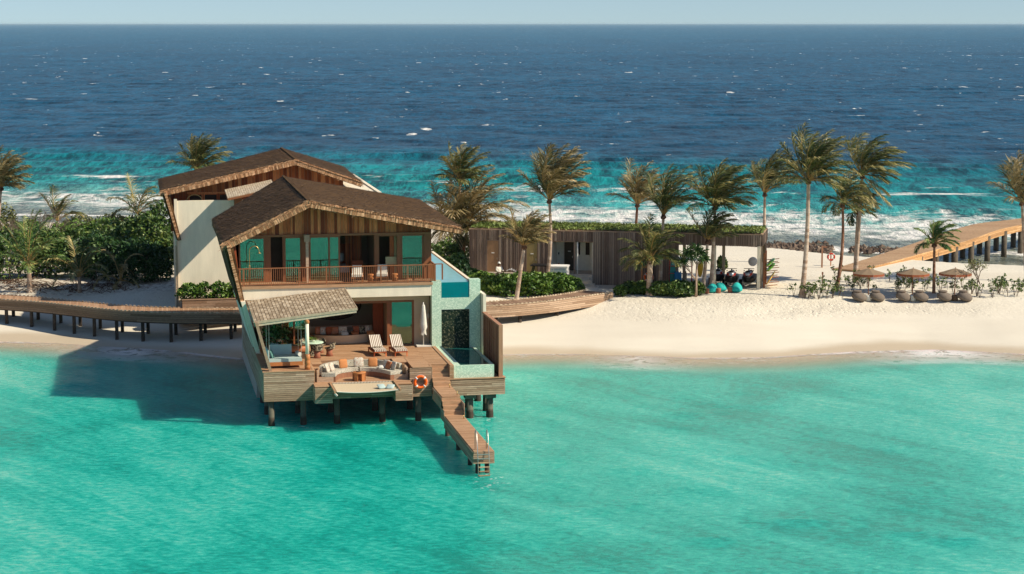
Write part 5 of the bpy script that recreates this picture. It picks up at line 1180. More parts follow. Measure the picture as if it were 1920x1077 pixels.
# --- sun loungers
def lounger(a, b, lab):
    t = vt('sun_lounger', lab, 'sun lounger', a, b, ZD, R_(4), 'striped loungers'); 
    m = MB(); m.box(-.34, .34, -.85, -.80, .22, .28, .3); m.box(-.36, -.31, -.85, .95, .22, .28, .3); m.box(.31, .36, -.85, .95, .22, .28, .3); m.box(-.34, .34, .9, .95, .22, .28, .3)
    m.build('frame', 'cedar', t)
    for x in (-.33, .33):
        for y in (-.8, .85): l = MB(); l.box(x - .03, x + .03, y - .03, y + .03, 0, .23); l.build('leg', 'cedar', t)
    m = MB(); m.hexa([(-.33, -.86, .29), (.33, -.86, .29), (.33, .25, .29), (-.33, .25, .29), (-.33, -.86, .40), (.33, -.86, .40), (.33, .22, .40), (-.33, .22, .40)]); m.build('seat_pad', 'striped_fabric', t)
    m = MB(); m.hexa([(-.33, .26, .29), (.33, .26, .29), (.31, .98, .86), (-.31, .98, .86), (-.33, .20, .41), (.33, .20, .41), (.31, .90, .97), (-.31, .90, .97)]); m.build('back_pad', 'striped_fabric', t)
    m = MB(); m.bar((-.2, .8, .75), (-.2, .9, .25), .03, .03); m.bar((.2, .8, .75), (.2, .9, .25), .03, .03); m.build('prop', 'cedar', t)
lounger(6.62, 4.55, 'brown striped sun lounger on the deck, left one of the pair'); lounger(7.78, 4.45, 'brown striped sun lounger on the deck, right of the pair near the towel parasol')
for k, (a, b) in enumerate(((6.60, 4.50), (7.76, 4.40))): 
    o = MB().box(-.24, .24, -.10, .10, 0, .035).build('folded_towel', 'dark_pattern'); o.location = VF.w(a, b, ZD + .405); o.rotation_euler = (0, 0, VF.ang + R_(4)); tag(o, ['folded patterned towel on the left striped lounger', 'folded patterned towel on the right striped lounger'][k], 'towel', 'towels on the loungers')
# --- closed parasol
ps = vt('closed_parasol', 'closed white parasol on a square base beside the mosaic pool tower', 'parasol', 9.55, 6.75, ZD)
m = MB(); m.box(-.42, .42, -.30, .42, .02, .09); m.build('base', 'canvas', ps); m = MB(); m.tube([(0, 0, .05), (0, 0, 2.55)], .03, 8); m.build('pole', 'white', ps)
m = MB(); n = 14; vs = []
for z, r in ((2.45, .03), (2.38, .11), (1.9, .17), (1.3, .235), (1.12, .25), (.95, .17), (.72, .21)):
    for k in range(n): a = 2 * math.pi * k / n; q = r * (1 if k % 2 else .62) * (1 + .1 * math.sin(k * 1.7)); vs.append((q * math.cos(a), q * math.sin(a), z - (0.1 * math.sin(k * 2.1) if z < .9 else 0)))
m.add(vs, [(i * n + k, (i + 1) * n + k, (i + 1) * n + (k + 1) % n, i * n + (k + 1) % n) for i in range(6) for k in range(n)], .5, True); m.build('folded_canopy', 'canvas', ps)
o = MB().ell((0, 0, 0), (.07, .07, .17), 8, 8).build('wall_light', 'canvas'); o.location = VF.w(9.93, 7.42, 4.35); tag(o, 'small white wall light at the corner beside the mosaic tower', 'light')
# --- daybed hung on ropes
db = vt('hanging_daybed', 'rope-hung daybed with a pale grey mattress under the shingled roof', 'daybed', 1.22, 1.75, ZD, R_(2))
m = MB(); m.box(-.92, .92, -.80, .80, .14, .34, .3); m.build('frame', 'stool_wood', db)
m = MB(); m.box(-.88, .88, -.76, .74, .345, .52); m.build('mattress', 'pale_blue', db)
m = MB(); m.box(-.92, -.84, -.6, .8, .35, .95); m.box(-.7, .5, .72, .82, .35, 1.05); m.build('backrest', 'pale_blue', db)
for x, y in ((-.86, -.7), (-.86, .7), (.86, -.7), (.86, .7)):
    w_ = MB(); a = 1.22 + x; b = 1.75 + y; w_.tube([(x, y, .3), (x * 1.0, y, pz(a, b) - ZD - .2)], .014, 5); w_.build('rope', 'rope', db)
cushion(.55, 1.35, ZD + .72, .46, 'teal_cushion', 'dark teal cushion at the left end of the hanging daybed', 20, 75, 'cushions on the daybed')
o = MB().tube([(0, -.32, 0), (0, .32, 0)], .11, 14).build('bolster', 'canvas'); o.location = VF.w(2.0, 1.75, ZD + .66); o.rotation_euler = (0, 0, VF.ang + R_(10)); tag(o, 'white rolled bolster at the right end of the hanging daybed', 'cushion')
# --- second settee, planter and lantern beneath the roof
o = vt('bench', 'tan leather bench behind the hanging daybed', 'bench', 2.05, 4.1, ZD); m = MB(); m.pillow((0, 0, .5), 1.25, .36, .55); m.build('seat', 'leather', o); m = MB(); m.box(-.62, .62, -.28, .28, 0, .32); m.build('base', 'soil', o)
o = vt('potted_plant', 'dark leafy potted plant behind the hanging daybed, by the cream wall', 'plant', .95, 4.6, ZD); m = MB(); m.lathe([(.22, 0), (.30, .35), (.26, .8), (.24, .8)], (0, 0, 0), 16); m.build('pot', 'pale_blue', o)
m = MB(); m.lathe([(.10, 0), (.15, .1), (.13, .34), (.06, .38)], (0, 0, .82), 12); m.build('vase', 'terracotta', o)
rs = np.random.RandomState(3); n = 500; P = rs.randn(n, 3) * [.3, .3, .28] + [.1, .1, 1.35]; V, F_ = leafcloud(n, P, .13, rs); npmesh('foliage', V, F_, rs.rand(n), 'leaf_dark', o)
# --- dining set
dt = vt('dining_table', 'round dining table with a green patterned top between the daybed and the open doors', 'table', 3.05, 4.85, ZD)
m = MB(); m.lathe([(.58, .70), (.6, .72), (.6, .75), (.58, .76)], (0, 0, 0), 28); m.build('table_top', 'green_mosaic', dt); m = MB(); m.lathe([(.28, 0), (.22, .06), (.10, .3), (.16, .7)], (0, 0, 0), 16); m.build('pedestal', 'dark_pattern', dt)
for k, (a, r, lab) in enumerate(((200, .95, 'patterned dining chair left of the round table, nearest the daybed'), (-20, .95, 'patterned dining chair right of the round table, with its back to the loungers'), (110, .95, 'patterned dining chair behind the round table at the left'), (60, .95, 'patterned dining chair behind the round table at the right'), (-80, .92, 'patterned dining chair in front of the round table'))):
    t = vt('dining_chair', lab, 'chair', 3.05 + r * math.cos(R_(a)), 4.85 + r * math.sin(R_(a)), ZD, R_(a - 90), 'patterned dining chairs')
    m = MB(); m.ell((0, 0, .44), (.27, .27, .08), 14, 6); m.build('seat', 'dark_pattern', t)
    m = MB(); vs = []
    for i in range(9):
        q = R_(20 + 140 * i / 8); h = .80 - .10 * abs(i - 4) / 4; vs += [(.27 * math.cos(q), .27 * math.sin(q), .45), (.31 * math.cos(q), .31 * math.sin(q), .45), (.35 * math.cos(q), .35 * math.sin(q), h), (.30 * math.cos(q), .30 * math.sin(q), h)]
    m.add(vs, [(3, 2, 1, 0), (32, 33, 34, 35)] + [(i * 4 + k2, i * 4 + (k2 + 1) % 4, i * 4 + 4 + (k2 + 1) % 4, i * 4 + 4 + k2) for i in range(8) for k2 in range(4)], .5); m.build('backrest', 'dark_pattern', t)
    m = MB(); m.lathe([(.22, 0), (.16, .2), (.2, .4)], (0, 0, 0), 12); m.build('base', 'terracotta', t)
rs = np.random.RandomState(8); o = vt('flower_bowl', 'bowl of green leaves and pale flowers on the round dining table', 'flowers', 3.05, 4.85, ZD + .76); m = MB(); m.lathe([(.07, 0), (.12, .08), (.10, .1)], (0, 0, 0), 12); m.build('bowl', 'white', o)
n = 90; P = rs.randn(n, 3) * [.12, .12, .06] + [0, 0, .16]; V, F_ = leafcloud(n, P, .05, rs); npmesh('foliage', V, F_, rs.rand(n), 'leaf_bright', o)
# --- living room: curved banquette with pillows, woven wall ring with a screen
lb = vt('curved_banquette', 'curved beige built-in sofa inside the open living room', 'sofa', 5.15, 9.5, ZD)
arc = lambda r, z, a0=180, a1=360, n=24, sy=.62: [(r * math.cos(R_(a0 + (a1 - a0) * i / n)), r * sy * math.sin(R_(a0 + (a1 - a0) * i / n)), z) for i in range(n + 1)]
m = MB(); A = arc(1.62, 0); B_ = arc(1.75, .5); vs = A + B_; k = len(A); m.add(vs, [(i, i + 1, k + i + 1, k + i) for i in range(k - 1)], .5, True); m.build('front', 'warm_plaster', lb)
m = MB(); m.add(arc(1.75, .5) + arc(1.0, .45), [(i, i + 1, k + i + 1, k + i) for i in range(k - 1)], .5, True); m.build('seat', 'dark_fabric', lb)
m = MB(); m.box(-1.8, 1.8, .3, .55, 0, .85); m.box(-1.8, 1.8, -.05, .3, 0, .45); m.build('back', 'warm_plaster', lb)
zz = ZD + .5 + .2
for k, (a, w, mt, lab) in enumerate(((-1.35, .46, 'leather', 'brown'), (-1.08, .42, 'floral_fabric', 'pale flowery'), (-.72, .46, 'cloth_orange', 'rust'), (-.42, .48, 'leather', 'tan'), (.02, .50, 'floral_fabric', 'cream flowery'), (.42, .42, 'dark_fabric', 'black'), (.75, .46, 'cloth_orange', 'red-brown'), (1.12, .44, 'dark_pattern', 'black-and-white'), (1.42, .38, 'floral_fabric', 'small pale'))):
    cushion(5.15 + a, 9.25 - .25 * (1 - abs(a) / 1.6), zz, w, mt, lab + ' cushion on the indoor curved sofa, ' + ['first', 'second', 'third', 'fourth', 'fifth', 'sixth', 'seventh', 'eighth', 'ninth'][k] + ' from the left', 14, (-a) * 12, 'cushions on the indoor curved sofa')
for k, a in enumerate((.15, .75, 1.65)): cushion(5.1 + a, 8.75, zz - .12, .44, ('canvas', 'leather', 'cushion_orange')[k], ('white', 'tan', 'orange')[k] + ' cushion lying flat on the front of the indoor curved sofa', 62, 10, 'flat cushions on the indoor curved sofa', .13, h=.34)
wr = vt('woven_wall_ring', 'large oval woven ring of rope on the living room wall around a dark screen', 'wall art', 5.0, 12.1, 4.55)
m = MB()
for s in (.92, 1.0, 1.08, 1.16): m.tube([(1.35 * s * math.cos(2 * math.pi * i / 40), -.06, .72 * s * math.sin(2 * math.pi * i / 40) - .1) for i in range(41)], .045, 6, cap=False)
m.build('ring', 'root', wr); m = MB(); m.box(-.95, .95, -.12, -.02, .0, .55); m.build('screen', 'black', wr)
# --- balcony furniture
def easy_chair(a, b, lab):
    t = vt('balcony_chair', lab, 'chair', a, b, 6.42, R_(-8), 'white cushioned chairs on the balcony')
    m = MB(); m.box(-.34, -.30, -.35, .35, .3, .34); m.box(.30, .34, -.35, .35, .3, .34); m.box(-.34, .34, -.36, -.33, .24, .30); m.build('frame', 'stool_wood', t)
    for x in (-.31, .31):
        for y in (-.32, .32): l = MB(); l.box(x - .02, x + .02, y - .02, y + .02, 0, .34 if y < 0 else .5); l.build('leg', 'stool_wood', t)
    m = MB(); m.box(-.30, .30, -.36, .26, .34, .48); m.build('seat_cushion', 'canvas', t); m = MB(); m.hexa([(-.28, .22, .46), (.28, .22, .46), (.28, .34, .46), (-.28, .34, .46), (-.27, .36, .92), (.27, .36, .92), (.27, .46, .92), (-.27, .46, .92)]); m.build('back_cushion', 'canvas', t)
easy_chair(5.85, 7.35, 'white cushioned balcony chair, left of the pair'); easy_chair(7.28, 7.35, 'white cushioned balcony chair, right of the pair')
for k, a in enumerate((6.60, 7.98)):
    o = MB().lathe([(.14, 0), (.19, .05), (.10, .14), (.19, .23), (.10, .32), (.19, .41), (.15, .47)], (0, 0, 0), 16).build('stool', 'stool_wood'); o.location = VF.w(a, 7.2, 6.42); tag(o, ['turned orange stool between the two balcony chairs', 'turned orange stool right of both balcony chairs'][k], 'stool', 'turned stools on the balcony')
sh = vt('outdoor_shower', 'tall hooked brass shower pipe at the left end of the balcony', 'shower', .12 - .35, 7.0, 6.42)
m = MB(); m.tube([(0, 0, 0), (0, 0, 1.95)] + [(.27 - .27 * math.cos(math.pi * k / 10), 0, 1.95 + .27 * math.sin(math.pi * k / 10)) for k in range(1, 11)] + [(.56, 0, 1.85)], .022, 8); m.build('pipe', 'brass', sh)
m = MB(); m.lathe([(.09, 0), (.08, .03), (.02, .05)], (.56, 0, 1.80), 12); m.build('shower_head', 'brass', sh); m = MB(); m.lathe([(.04, 0), (.055, .05), (.03, .1), (.055, .15), (.03, .2)], (0, 0, .95), 10); m.build('valve', 'brass', sh)
# bedroom
bd = vt('bed', 'bed with white pillows seen through the open upper door', 'bed', 5.15, 10.9, 6.42)
m = MB(); m.box(-.55, .55, -1.0, .9, .25, .55); m.build('mattress', 'canvas', bd); m = MB(); m.box(-.7, .7, -1.0, .9, 0, .25); m.build('base', 'soil', bd); m = MB(); m.box(-1.1, 1.0, .95, 1.05, 0, 1.7); m.build('headboard', 'cedar', bd)
m = MB(); m.pillow((0, .65, .95), .8, .55, .3); m.build('pillow', 'canvas', bd)
ac = vt('armchair', 'rust-coloured armchair just inside the open upper door', 'chair', 6.12, 9.4, 6.42); m = MB(); m.box(-.32, .32, -.3, .3, .2, .45); m.box(-.36, -.28, -.3, .3, .2, .62); m.box(.28, .36, -.3, .3, .2, .62); m.build('seat', 'cloth_orange', ac); m = MB(); m.box(-.34, .34, .26, .38, .3, .95); m.build('back', 'cloth_orange', ac)
for x in (-.28, .28):
    for y in (-.25, .25): m = MB(); m.box(x - .02, x + .02, y - .02, y + .02, 0, .2); m.build('leg', 'frame_wood', ac)
o = MB().box(-.33, .33, -.02, .02, 0, .45).build('towel', 'curtain'); o.location = VF.w(7.95, 8.45, 7.25); o.rotation_euler = (0, 0, VF.ang); tag(o, 'pale towel hung by the rightmost upper door', 'towel')
# life ring on the deck front
p = VF.w(8.36, -.13, 1.90); lifering('life_ring', p, .305, VF.ang, 'orange life ring hung on the boarded front of the villa deck')
cr = vt('beach_chair', 'white folding chair behind the hedge at the left end of the slatted building', 'chair', 0, 0, 0); cr.location = onground(870, 500); cr.location.z = 2.0
m = MB(); m.bar((-.3, -.3, 0), (.3, .3, .75), .05, .05); m.bar((.3, -.3, 0), (-.3, .3, .75), .05, .05); m.bar((-.3, .3, 0), (.3, -.3, .55), .05, .05); m.bar((-.4, 0, .9), (.4, 0, .55), .05, .05); m.build('frame', 'white', cr); m = MB(); m.box(-.3, .3, -.3, .3, .42, .46); m.build('seat', 'canvas', cr)

# ================================================================== THE GARDENER
def body(name, joints, edges, radii, m, parent, root=0, sub=2):
    me = bpy.data.meshes.new(name); me.from_pydata(joints, edges, []); me.update(); o = bpy.data.objects.new(name, me); S.collection.objects.link(o)
    sk = o.modifiers.new('skin', 'SKIN'); 
    for i, r in enumerate(radii): me.skin_vertices[0].data[i].radius = (r, r) if not isinstance(r, tuple) else r
    me.skin_vertices[0].data[root].use_root = True; sk.use_smooth_shade = True
    s_ = o.modifiers.new('sub', 'SUBSURF'); s_.levels = sub; s_.render_levels = sub
    me.materials.append(MT[m]); o.parent = parent; return o
gd = thing('person', 'gardener in pale clothes and a white cap watering the hedge', 'person', (-.98, 146.9, 1.62), R_(35))
J = [(0, 0, .95), (0, -.01, 1.15), (0, -.02, 1.38), (0, -.02, 1.50), (0, -.03, 1.60), (0, -.03, 1.68),
     (.19, -.02, 1.40), (.25, -.12, 1.16), (.20, -.38, 1.10), (.19, -.46, 1.11), (-.19, -.02, 1.40), (-.26, -.08, 1.14), (-.16, -.32, 1.06), (-.12, -.40, 1.07),
     (.10, 0, .90), (.12, .02, .50), (.13, .06, .08), (.13, -.10, .04), (-.10, 0, .90), (-.12, -.02, .50), (-.13, .02, .08), (-.13, -.14, .04)]
E_ = [(0, 1), (1, 2), (2, 3), (3, 4), (4, 5), (2, 6), (6, 7), (7, 8), (8, 9), (2, 10), (10, 11), (11, 12), (12, 13), (0, 14), (14, 15), (15, 16), (16, 17), (0, 18), (18, 19), (19, 20), (20, 21)]
Rr = [.14, .13, .14, .055, .085, .08, .065, .048, .035, .03, .065, .048, .035, .03, .09, .06, .04, .035, .09, .06, .04, .035]
body('body', J, E_, Rr, 'skin', gd)
Js = [(0, 0, .88), (0, -.01, 1.12), (0, -.02, 1.40), (.20, -.02, 1.40), (.25, -.10, 1.20), (-.20, -.02, 1.40), (-.26, -.07, 1.18), (0, -.02, 1.46), (.22, -.3, 1.12), (-.19, -.25, 1.09)]
body('shirt', Js, [(0, 1), (1, 2), (2, 3), (3, 4), (2, 5), (5, 6), (2, 7), (4, 8), (6, 9)], [.165, .16, .155, .085, .07, .085, .07, .08, .055, .055], 'canvas', gd)
body('trousers', [(0, 0, .92), (.10, 0, .86), (.12, .02, .50), (.13, .05, .14), (-.10, 0, .86), (-.12, -.02, .50), (-.13, .01, .14)], [(0, 1), (1, 2), (2, 3), (0, 4), (4, 5), (5, 6)], [.15, .105, .08, .065, .105, .08, .065], 'grey_fabric', gd)
m = MB(); m.lathe([(.105, 0), (.11, .04), (.09, .10), (.03, .135)], (0, -.03, 1.69), 14); m.ell((0, -.14, 1.70), (.08, .09, .012), 10, 6); m.build('cap', 'white', gd)
m = MB(); m.ell((0, -.125, 1.62), (.012, .018, .02), 8, 6)
for s in (-1, 1): m.ell((s * .09, -.03, 1.63), (.012, .02, .03), 8, 6)
m.build('face', 'skin', gd)
m = MB()
for s in (-1, 1): m.ell((s * .032, -.112, 1.655), (.011, .008, .007), 8, 6)
m.ell((0, -.112, 1.575), (.025, .007, .006), 8, 6); m.build('eyes_and_mouth', 'black', gd)
for hx, hy, hz in ((.19, -.49, 1.11), (-.12, -.43, 1.07)):
    m = MB(); m.ell((hx, hy, hz), (.035, .045, .018), 8, 6)
    for k in range(4): m.tube([(hx - .026 + .017 * k, hy - .03, hz), (hx - .026 + .017 * k, hy - .075 + .006 * abs(k - 1.5), hz - .01), (hx - .026 + .017 * k, hy - .085 + .006 * abs(k - 1.5), hz - .035)], [.009, .008, .007], 6)
    m.tube([(hx + .03, hy, hz), (hx + .05, hy - .03, hz - .01), (hx + .04, hy - .055, hz - .02)], [.011, .01, .008], 6); m.build('hand', 'skin', gd)
hs = thing('garden_hose', 'garden hose held by the gardener, spraying an arc of water over the hedge', 'hose', gd.location, gd.rotation_euler.z)
m = MB(); m.tube([(.19, -.65, 1.16), (.17, -.45, 1.09), (.1, -.2, .95), (-.3, .1, .4), (-.6, .5, .0), (-1.6, .8, -.1)], .016, 6); m.build('hose_pipe', 'leaf_dark', hs)
rs = np.random.RandomState(2); n = 420; t_ = rs.rand(n); P = np.stack([.19 + .25 * t_ + rs.randn(n) * .05 * (t_ + .1), -.65 - 2.0 * t_ + rs.randn(n) * .05 * t_, 1.16 + 1.3 * t_ - 2.1 * t_ ** 2 + rs.randn(n) * .07 * (t_ + .1)], 1)
V, F_ = leafcloud(n, P, .02, rs, 0, 1, .6); npmesh('spray', V, F_, rs.rand(n), 'spray', hs)

# ================================================================== PALMS
def palm(label, base, heart, L, nf=24, mt='palm_leaf', trunk='palm_trunk', r0=.17, r1=.10, seed=0, wind=.05, emin=5, emax=85, droop=.055, bend=.0, lw=.062, young=False, leaf=1.0, dead=0, name='coconut_palm'):
    rs = np.random.RandomState(seed + 100); b = Vector(base); h = Vector(heart)
    t = thing(name, label, 'palm tree', b, 0, 'coconut palms'); H = h - b
    nf = int(nf * 1.15); L = L * 1.13 if not young else L * 1.22; wind = wind * (1 if young else .95); emin = emin + (0 if young else 9); droop = droop * (1 if young else .82)
    # trunk
    m = MB(); n = max(4, int(H.length / .22)); pts = []; rr = []
    perp = Vector((bend, 0, 0))
    for i in range(n + 1):
        s = i / n; c = Vector((0, 0, -.3)).lerp(H, s) + perp * math.sin(math.pi * s) * (1 if s else 1); pts.append(c); k = r1 + (r0 - r1) * (1 - s) ** 1.3 + (.10 * max(0, 1 - s * 9)) * (r0 / .17)
        rr.append(k * (1 + .05 * (i % 2)))
    for i in range(n): m.tube([pts[i], pts[i + 1]], [rr[i] * 1.0, rr[i + 1] * .96], 10, None, True, False)
    m.build('trunk', trunk, t)
    V = []; F = []; T = []; base_i = 0; st = MB()
    for k in range(nf):
        az = k * 2.39996 + rs.rand() * .5; s = (k + .5) / nf; e = R_(emax - (emax - emin) * s ** 1.05 + rs.uniform(-7, 7)); isdead = k >= nf - dead
        if isdead: e = R_(rs.uniform(-70, -35))
        d = np.array([math.cos(az) * math.cos(e), math.sin(az) * math.cos(e), math.sin(e)]); d = d + np.array([.10 * (0 if young else 1), 0, .14 * (0 if young else 1)]); d /= np.linalg.norm(d); ln = L * (.72 + .28 * math.sin(math.pi * min(1, s + .25))) * rs.uniform(.85, 1.08)
        p = np.array(H) + d * .08; P = [p]; D = [d]; ns = 14
        for i in range(ns):
            f = i / ns; d = d + np.array([wind * (.5 + f), wind * .15 * rs.randn(), -droop * (.6 + 1.3 * f)]); d /= np.linalg.norm(d); p = p + d * ln / ns; P.append(p); D.append(d)
        P = np.array(P); D = np.array(D)
        st.tube([tuple(q) for q in P[::2]], [.032 * (1 - j / (len(P[::2]))) + .006 for j in range(len(P[::2]))], 4, rs.rand(), True, False)
        m_ = int(30 * (1 if not young else .9)); u_ = np.linspace(.16, .99, m_)
        for sgn in (-1, 1):
            uu = u_ + rs.uniform(-.012, .012, m_); idx = uu * ns; i0 = np.clip(idx.astype(int), 0, ns - 1); fr = (idx - i0)[:, None]
            Q = P[i0] * (1 - fr) + P[i0 + 1] * fr; DD = D[i0]; side = np.cross(DD, [0, 0, 1.]); nrm_ = np.linalg.norm(side, axis=1); side = np.where(nrm_[:, None] < .15, np.array([[math.sin(az), -math.cos(az), 0]]), side / np.maximum(nrm_[:, None], 1e-6))
            upv = np.cross(side, DD)
            l = .92 * leaf * (L / 2.8) * np.sin(np.pi * np.clip(uu * .86 + .12, 0, 1)) ** .7 * rs.uniform(.75, 1.1, m_)
            d1 = side * sgn * .62 + DD * .95 + upv * .12 + np.array([wind * 3.5, 0, -.12]) + rs.randn(m_, 3) * .10; d1 /= np.linalg.norm(d1, axis=1)[:, None]
            d2 = d1 + np.array([wind * 4.5, 0, -.55 if not isdead else -1.2]) + rs.randn(m_, 3) * .12; d2 /= np.linalg.norm(d2, axis=1)[:, None]
            A = Q + d1 * (l * .5)[:, None]; B2_ = A + d2 * (l * .55)[:, None]; w = (lw * rs.uniform(.7, 1.2, m_))[:, None]
            wv = np.cross(d1, rs.randn(m_, 3) * .6 + upv); wv /= np.linalg.norm(wv, axis=1)[:, None]
            v0 = Q - DD * w * .6; v1 = Q + DD * w * .6; v2_ = A + wv * w * .55; v3 = A - wv * w * .55; v4 = B2_ + wv * w * .12; v5 = B2_ - wv * w * .12
            vv = np.stack([v0, v1, v2_, v3, v4, v5], 1).reshape(-1, 3); f0 = np.arange(m_) * 6 + base_i
            F.append(np.stack([f0, f0 + 1, f0 + 2, f0 + 3], 1)); F.append(np.stack([f0 + 3, f0 + 2, f0 + 4, f0 + 5], 1)); V.append(vv); base_i += 6 * m_
            tt = np.clip(rs.uniform(.0, .75) + (.0 if not isdead else .6) + rs.randn(m_) * .15 + .25 * (uu - .5), 0, 1); T += [tt, tt]
    npmesh('crown', np.concatenate(V), np.concatenate(F), np.concatenate(T), mt, t)
    st.build('frond_stalks', 'frond_stalk', t)
    if not young:
        m = MB(); 
        for k in range(7): a = k * .9; m.ell((H.x + .13 * math.cos(a), H.y + .13 * math.sin(a), H.z - .10 - .05 * (k % 2)), (.09, .09, .11), 8, 6)
        m.ell((H.x, H.y, H.z - .02), (.16, .16, .30), 10, 8); m.build('crown_base', 'root', t)
    return t
def P2(px, py, hx, hy, z=1.5, dY=0):
    b = onground(px, py, z); h = fyy(hx, hy, b.y + dY); return b, h
PALMS = [
 ('windblown palm rising behind the bushes at the far left edge', (-12, 520, 2, 352), 2.9, dict(mt='palm_leaf_dry', nf=22, wind=.06, emin=5)),
 ('palm whose crown shows above the left end of the rear villa roof', (372, 492, 368, 318), 2.9, dict(nf=26)),
 ('palm left of the slatted building with its crown above the front villa roof eave', (866, 512, 862, 338), 2.7, dict(nf=26, emin=-5, wind=.05)),
 ('tall dense palm with leaning trunk rising from the hedge in front of the slatted building', (1021, 543, 1030, 376), 3.9, dict(nf=32, mt='palm_leaf_dry', wind=.055, emin=18, emax=88, droop=.045, bend=.25)),
 ('ragged palm with a red trunk rising behind the slatted building', (1188, 492, 1195, 384), 3.3, dict(nf=20, mt='palm_leaf_dry', trunk='palm_trunk_red', emin=12)),
 ('loose palm with long fronds pushed right, behind the stout ringed palm', (1237, 542, 1244, 405), 3.8, dict(nf=15, emin=25, wind=.05, leaf=.9)),
 ('dense windswept palm rising in front of the green roof beside the pandanus', (1333, 546, 1341, 388), 3.4, dict(nf=34, emin=0, wind=.06, droop=.06)),
 ('windblown palm with a straight pale trunk behind the right part of the green roof', (1432, 492, 1434, 364), 3.6, dict(nf=20, emin=28, wind=.07, droop=.045)),
 ('tallest palm, with a long leaning pale trunk on the open sand right of the garage', (1503, 557, 1516, 340), 3.7, dict(nf=34, emin=-5, wind=.055, r0=.20, r1=.13, bend=.12)),
 ('tall ringed-trunk palm right of the tallest, its crown swept over and hanging dry', (1603, 530, 1617, 330), 3.5, dict(nf=30, emin=-15, wind=.10, droop=.075, emax=80, dead=5)),
 ('small-crowned palm with a curved dark trunk between the two tallest on the right', (1567, 545, 1580, 384), 2.3, dict(nf=18, emin=-10, wind=.06, droop=.11, trunk='palm_trunk_red', r0=.15, r1=.09, bend=.22, mt='palm_leaf')),
 ('short green-crowned palm standing half hidden by the ringed trunk at its right', (1601, 528, 1608, 396), 2.0, dict(nf=12, emin=-20, wind=.08, droop=.10, r0=.12, r1=.08)),
 ('short palm with a red-brown trunk on the sand in front of the jetty', (1751, 550, 1752, 458), 2.0, dict(nf=16, emin=-15, wind=.07, droop=.10, trunk='palm_trunk_red', r0=.13, r1=.09, mt='palm_leaf_green')),
 ('windblown palm cut by the right edge of the picture, before the jetty', (1926, 528, 1916, 380), 3.9, dict(nf=24, emin=5, wind=.05, mt='palm_leaf_dry')),
 ('thin palm with drooping dry fronds, left one of the clump right of the villa', (838, 512, 846, 438), 3.9, dict(nf=26, mt='palm_leaf_dry', emin=-10, wind=.04, r0=.13, r1=.1)),
 ('brown shaggy palm, right one of the clump right of the villa', (862, 512, 876, 424), 4.6, dict(nf=34, mt='palm_leaf_dry', trunk='palm_trunk_red', emin=-30, wind=.035, droop=.10)),
 ('slender palm with a bare leaning trunk at the hedge edge by the right boardwalk', (967, 562, 983, 462), 2.5, dict(nf=20, mt='palm_leaf_dry', emin=12, wind=.05, r0=.17, r1=.12)),
 ('green palm with a stout ringed trunk in front of the slatted wall', (1217, 554, 1219, 490), 2.9, dict(nf=20, mt='palm_leaf', emin=-5, wind=.02, droop=.10, r0=.26, r1=.19)),
 ('palm with two long arching fronds to the right, in front of the garage beam', (1317, 549, 1327, 452), 2.6, dict(nf=15, mt='palm_leaf', emin=15, wind=.06, droop=.08)),
]
for k, (lab, (bx, by, hx, hy), L, kw) in enumerate(PALMS):
    b, h = P2(bx, by, hx, hy); palm(lab, b, h, L, seed=k * 7, **kw)
for k, (lab, bx, by, hx, hy, L, kw) in enumerate((
  ('large feathery young palm with a short trunk on the sand at the far left', 56, 548, 54, 500, 4.0, dict(nf=16, mt='palm_leaf_green', emin=18, droop=.075, wind=.02, r0=.2, r1=.16, leaf=.62)),
  ('young palm with two drooping dry fronds, in the sand bank above the boardwalk', 149, 549, 149, 520, 3.1, dict(nf=9, mt='palm_leaf', emin=30, droop=.13, wind=.02, r0=.16, r1=.12, leaf=.6)),
  ('low withered palm on the sand bank between the young palm and the dark bush', 222, 538, 226, 527, 2.4, dict(nf=8, mt='palm_leaf_dry', emin=0, droop=.16, wind=.02, r0=.12, r1=.1, leaf=.5)),
  ('upright young palm poking out of the top of the left bushes', 106, 480, 108, 416, 2.6, dict(nf=8, mt='palm_leaf', emin=35, droop=.08, wind=.04, r0=.12, r1=.1)),
  ('young palm showing behind the dark bush beside the rear villa', 258, 470, 258, 402, 2.9, dict(nf=10, mt='palm_leaf', emin=25, droop=.10, wind=.03, r0=.12, r1=.1)),
  )): b, h = P2(bx, by, hx, hy); palm(lab, b, h, L, seed=300 + k * 5, young=True, **kw)

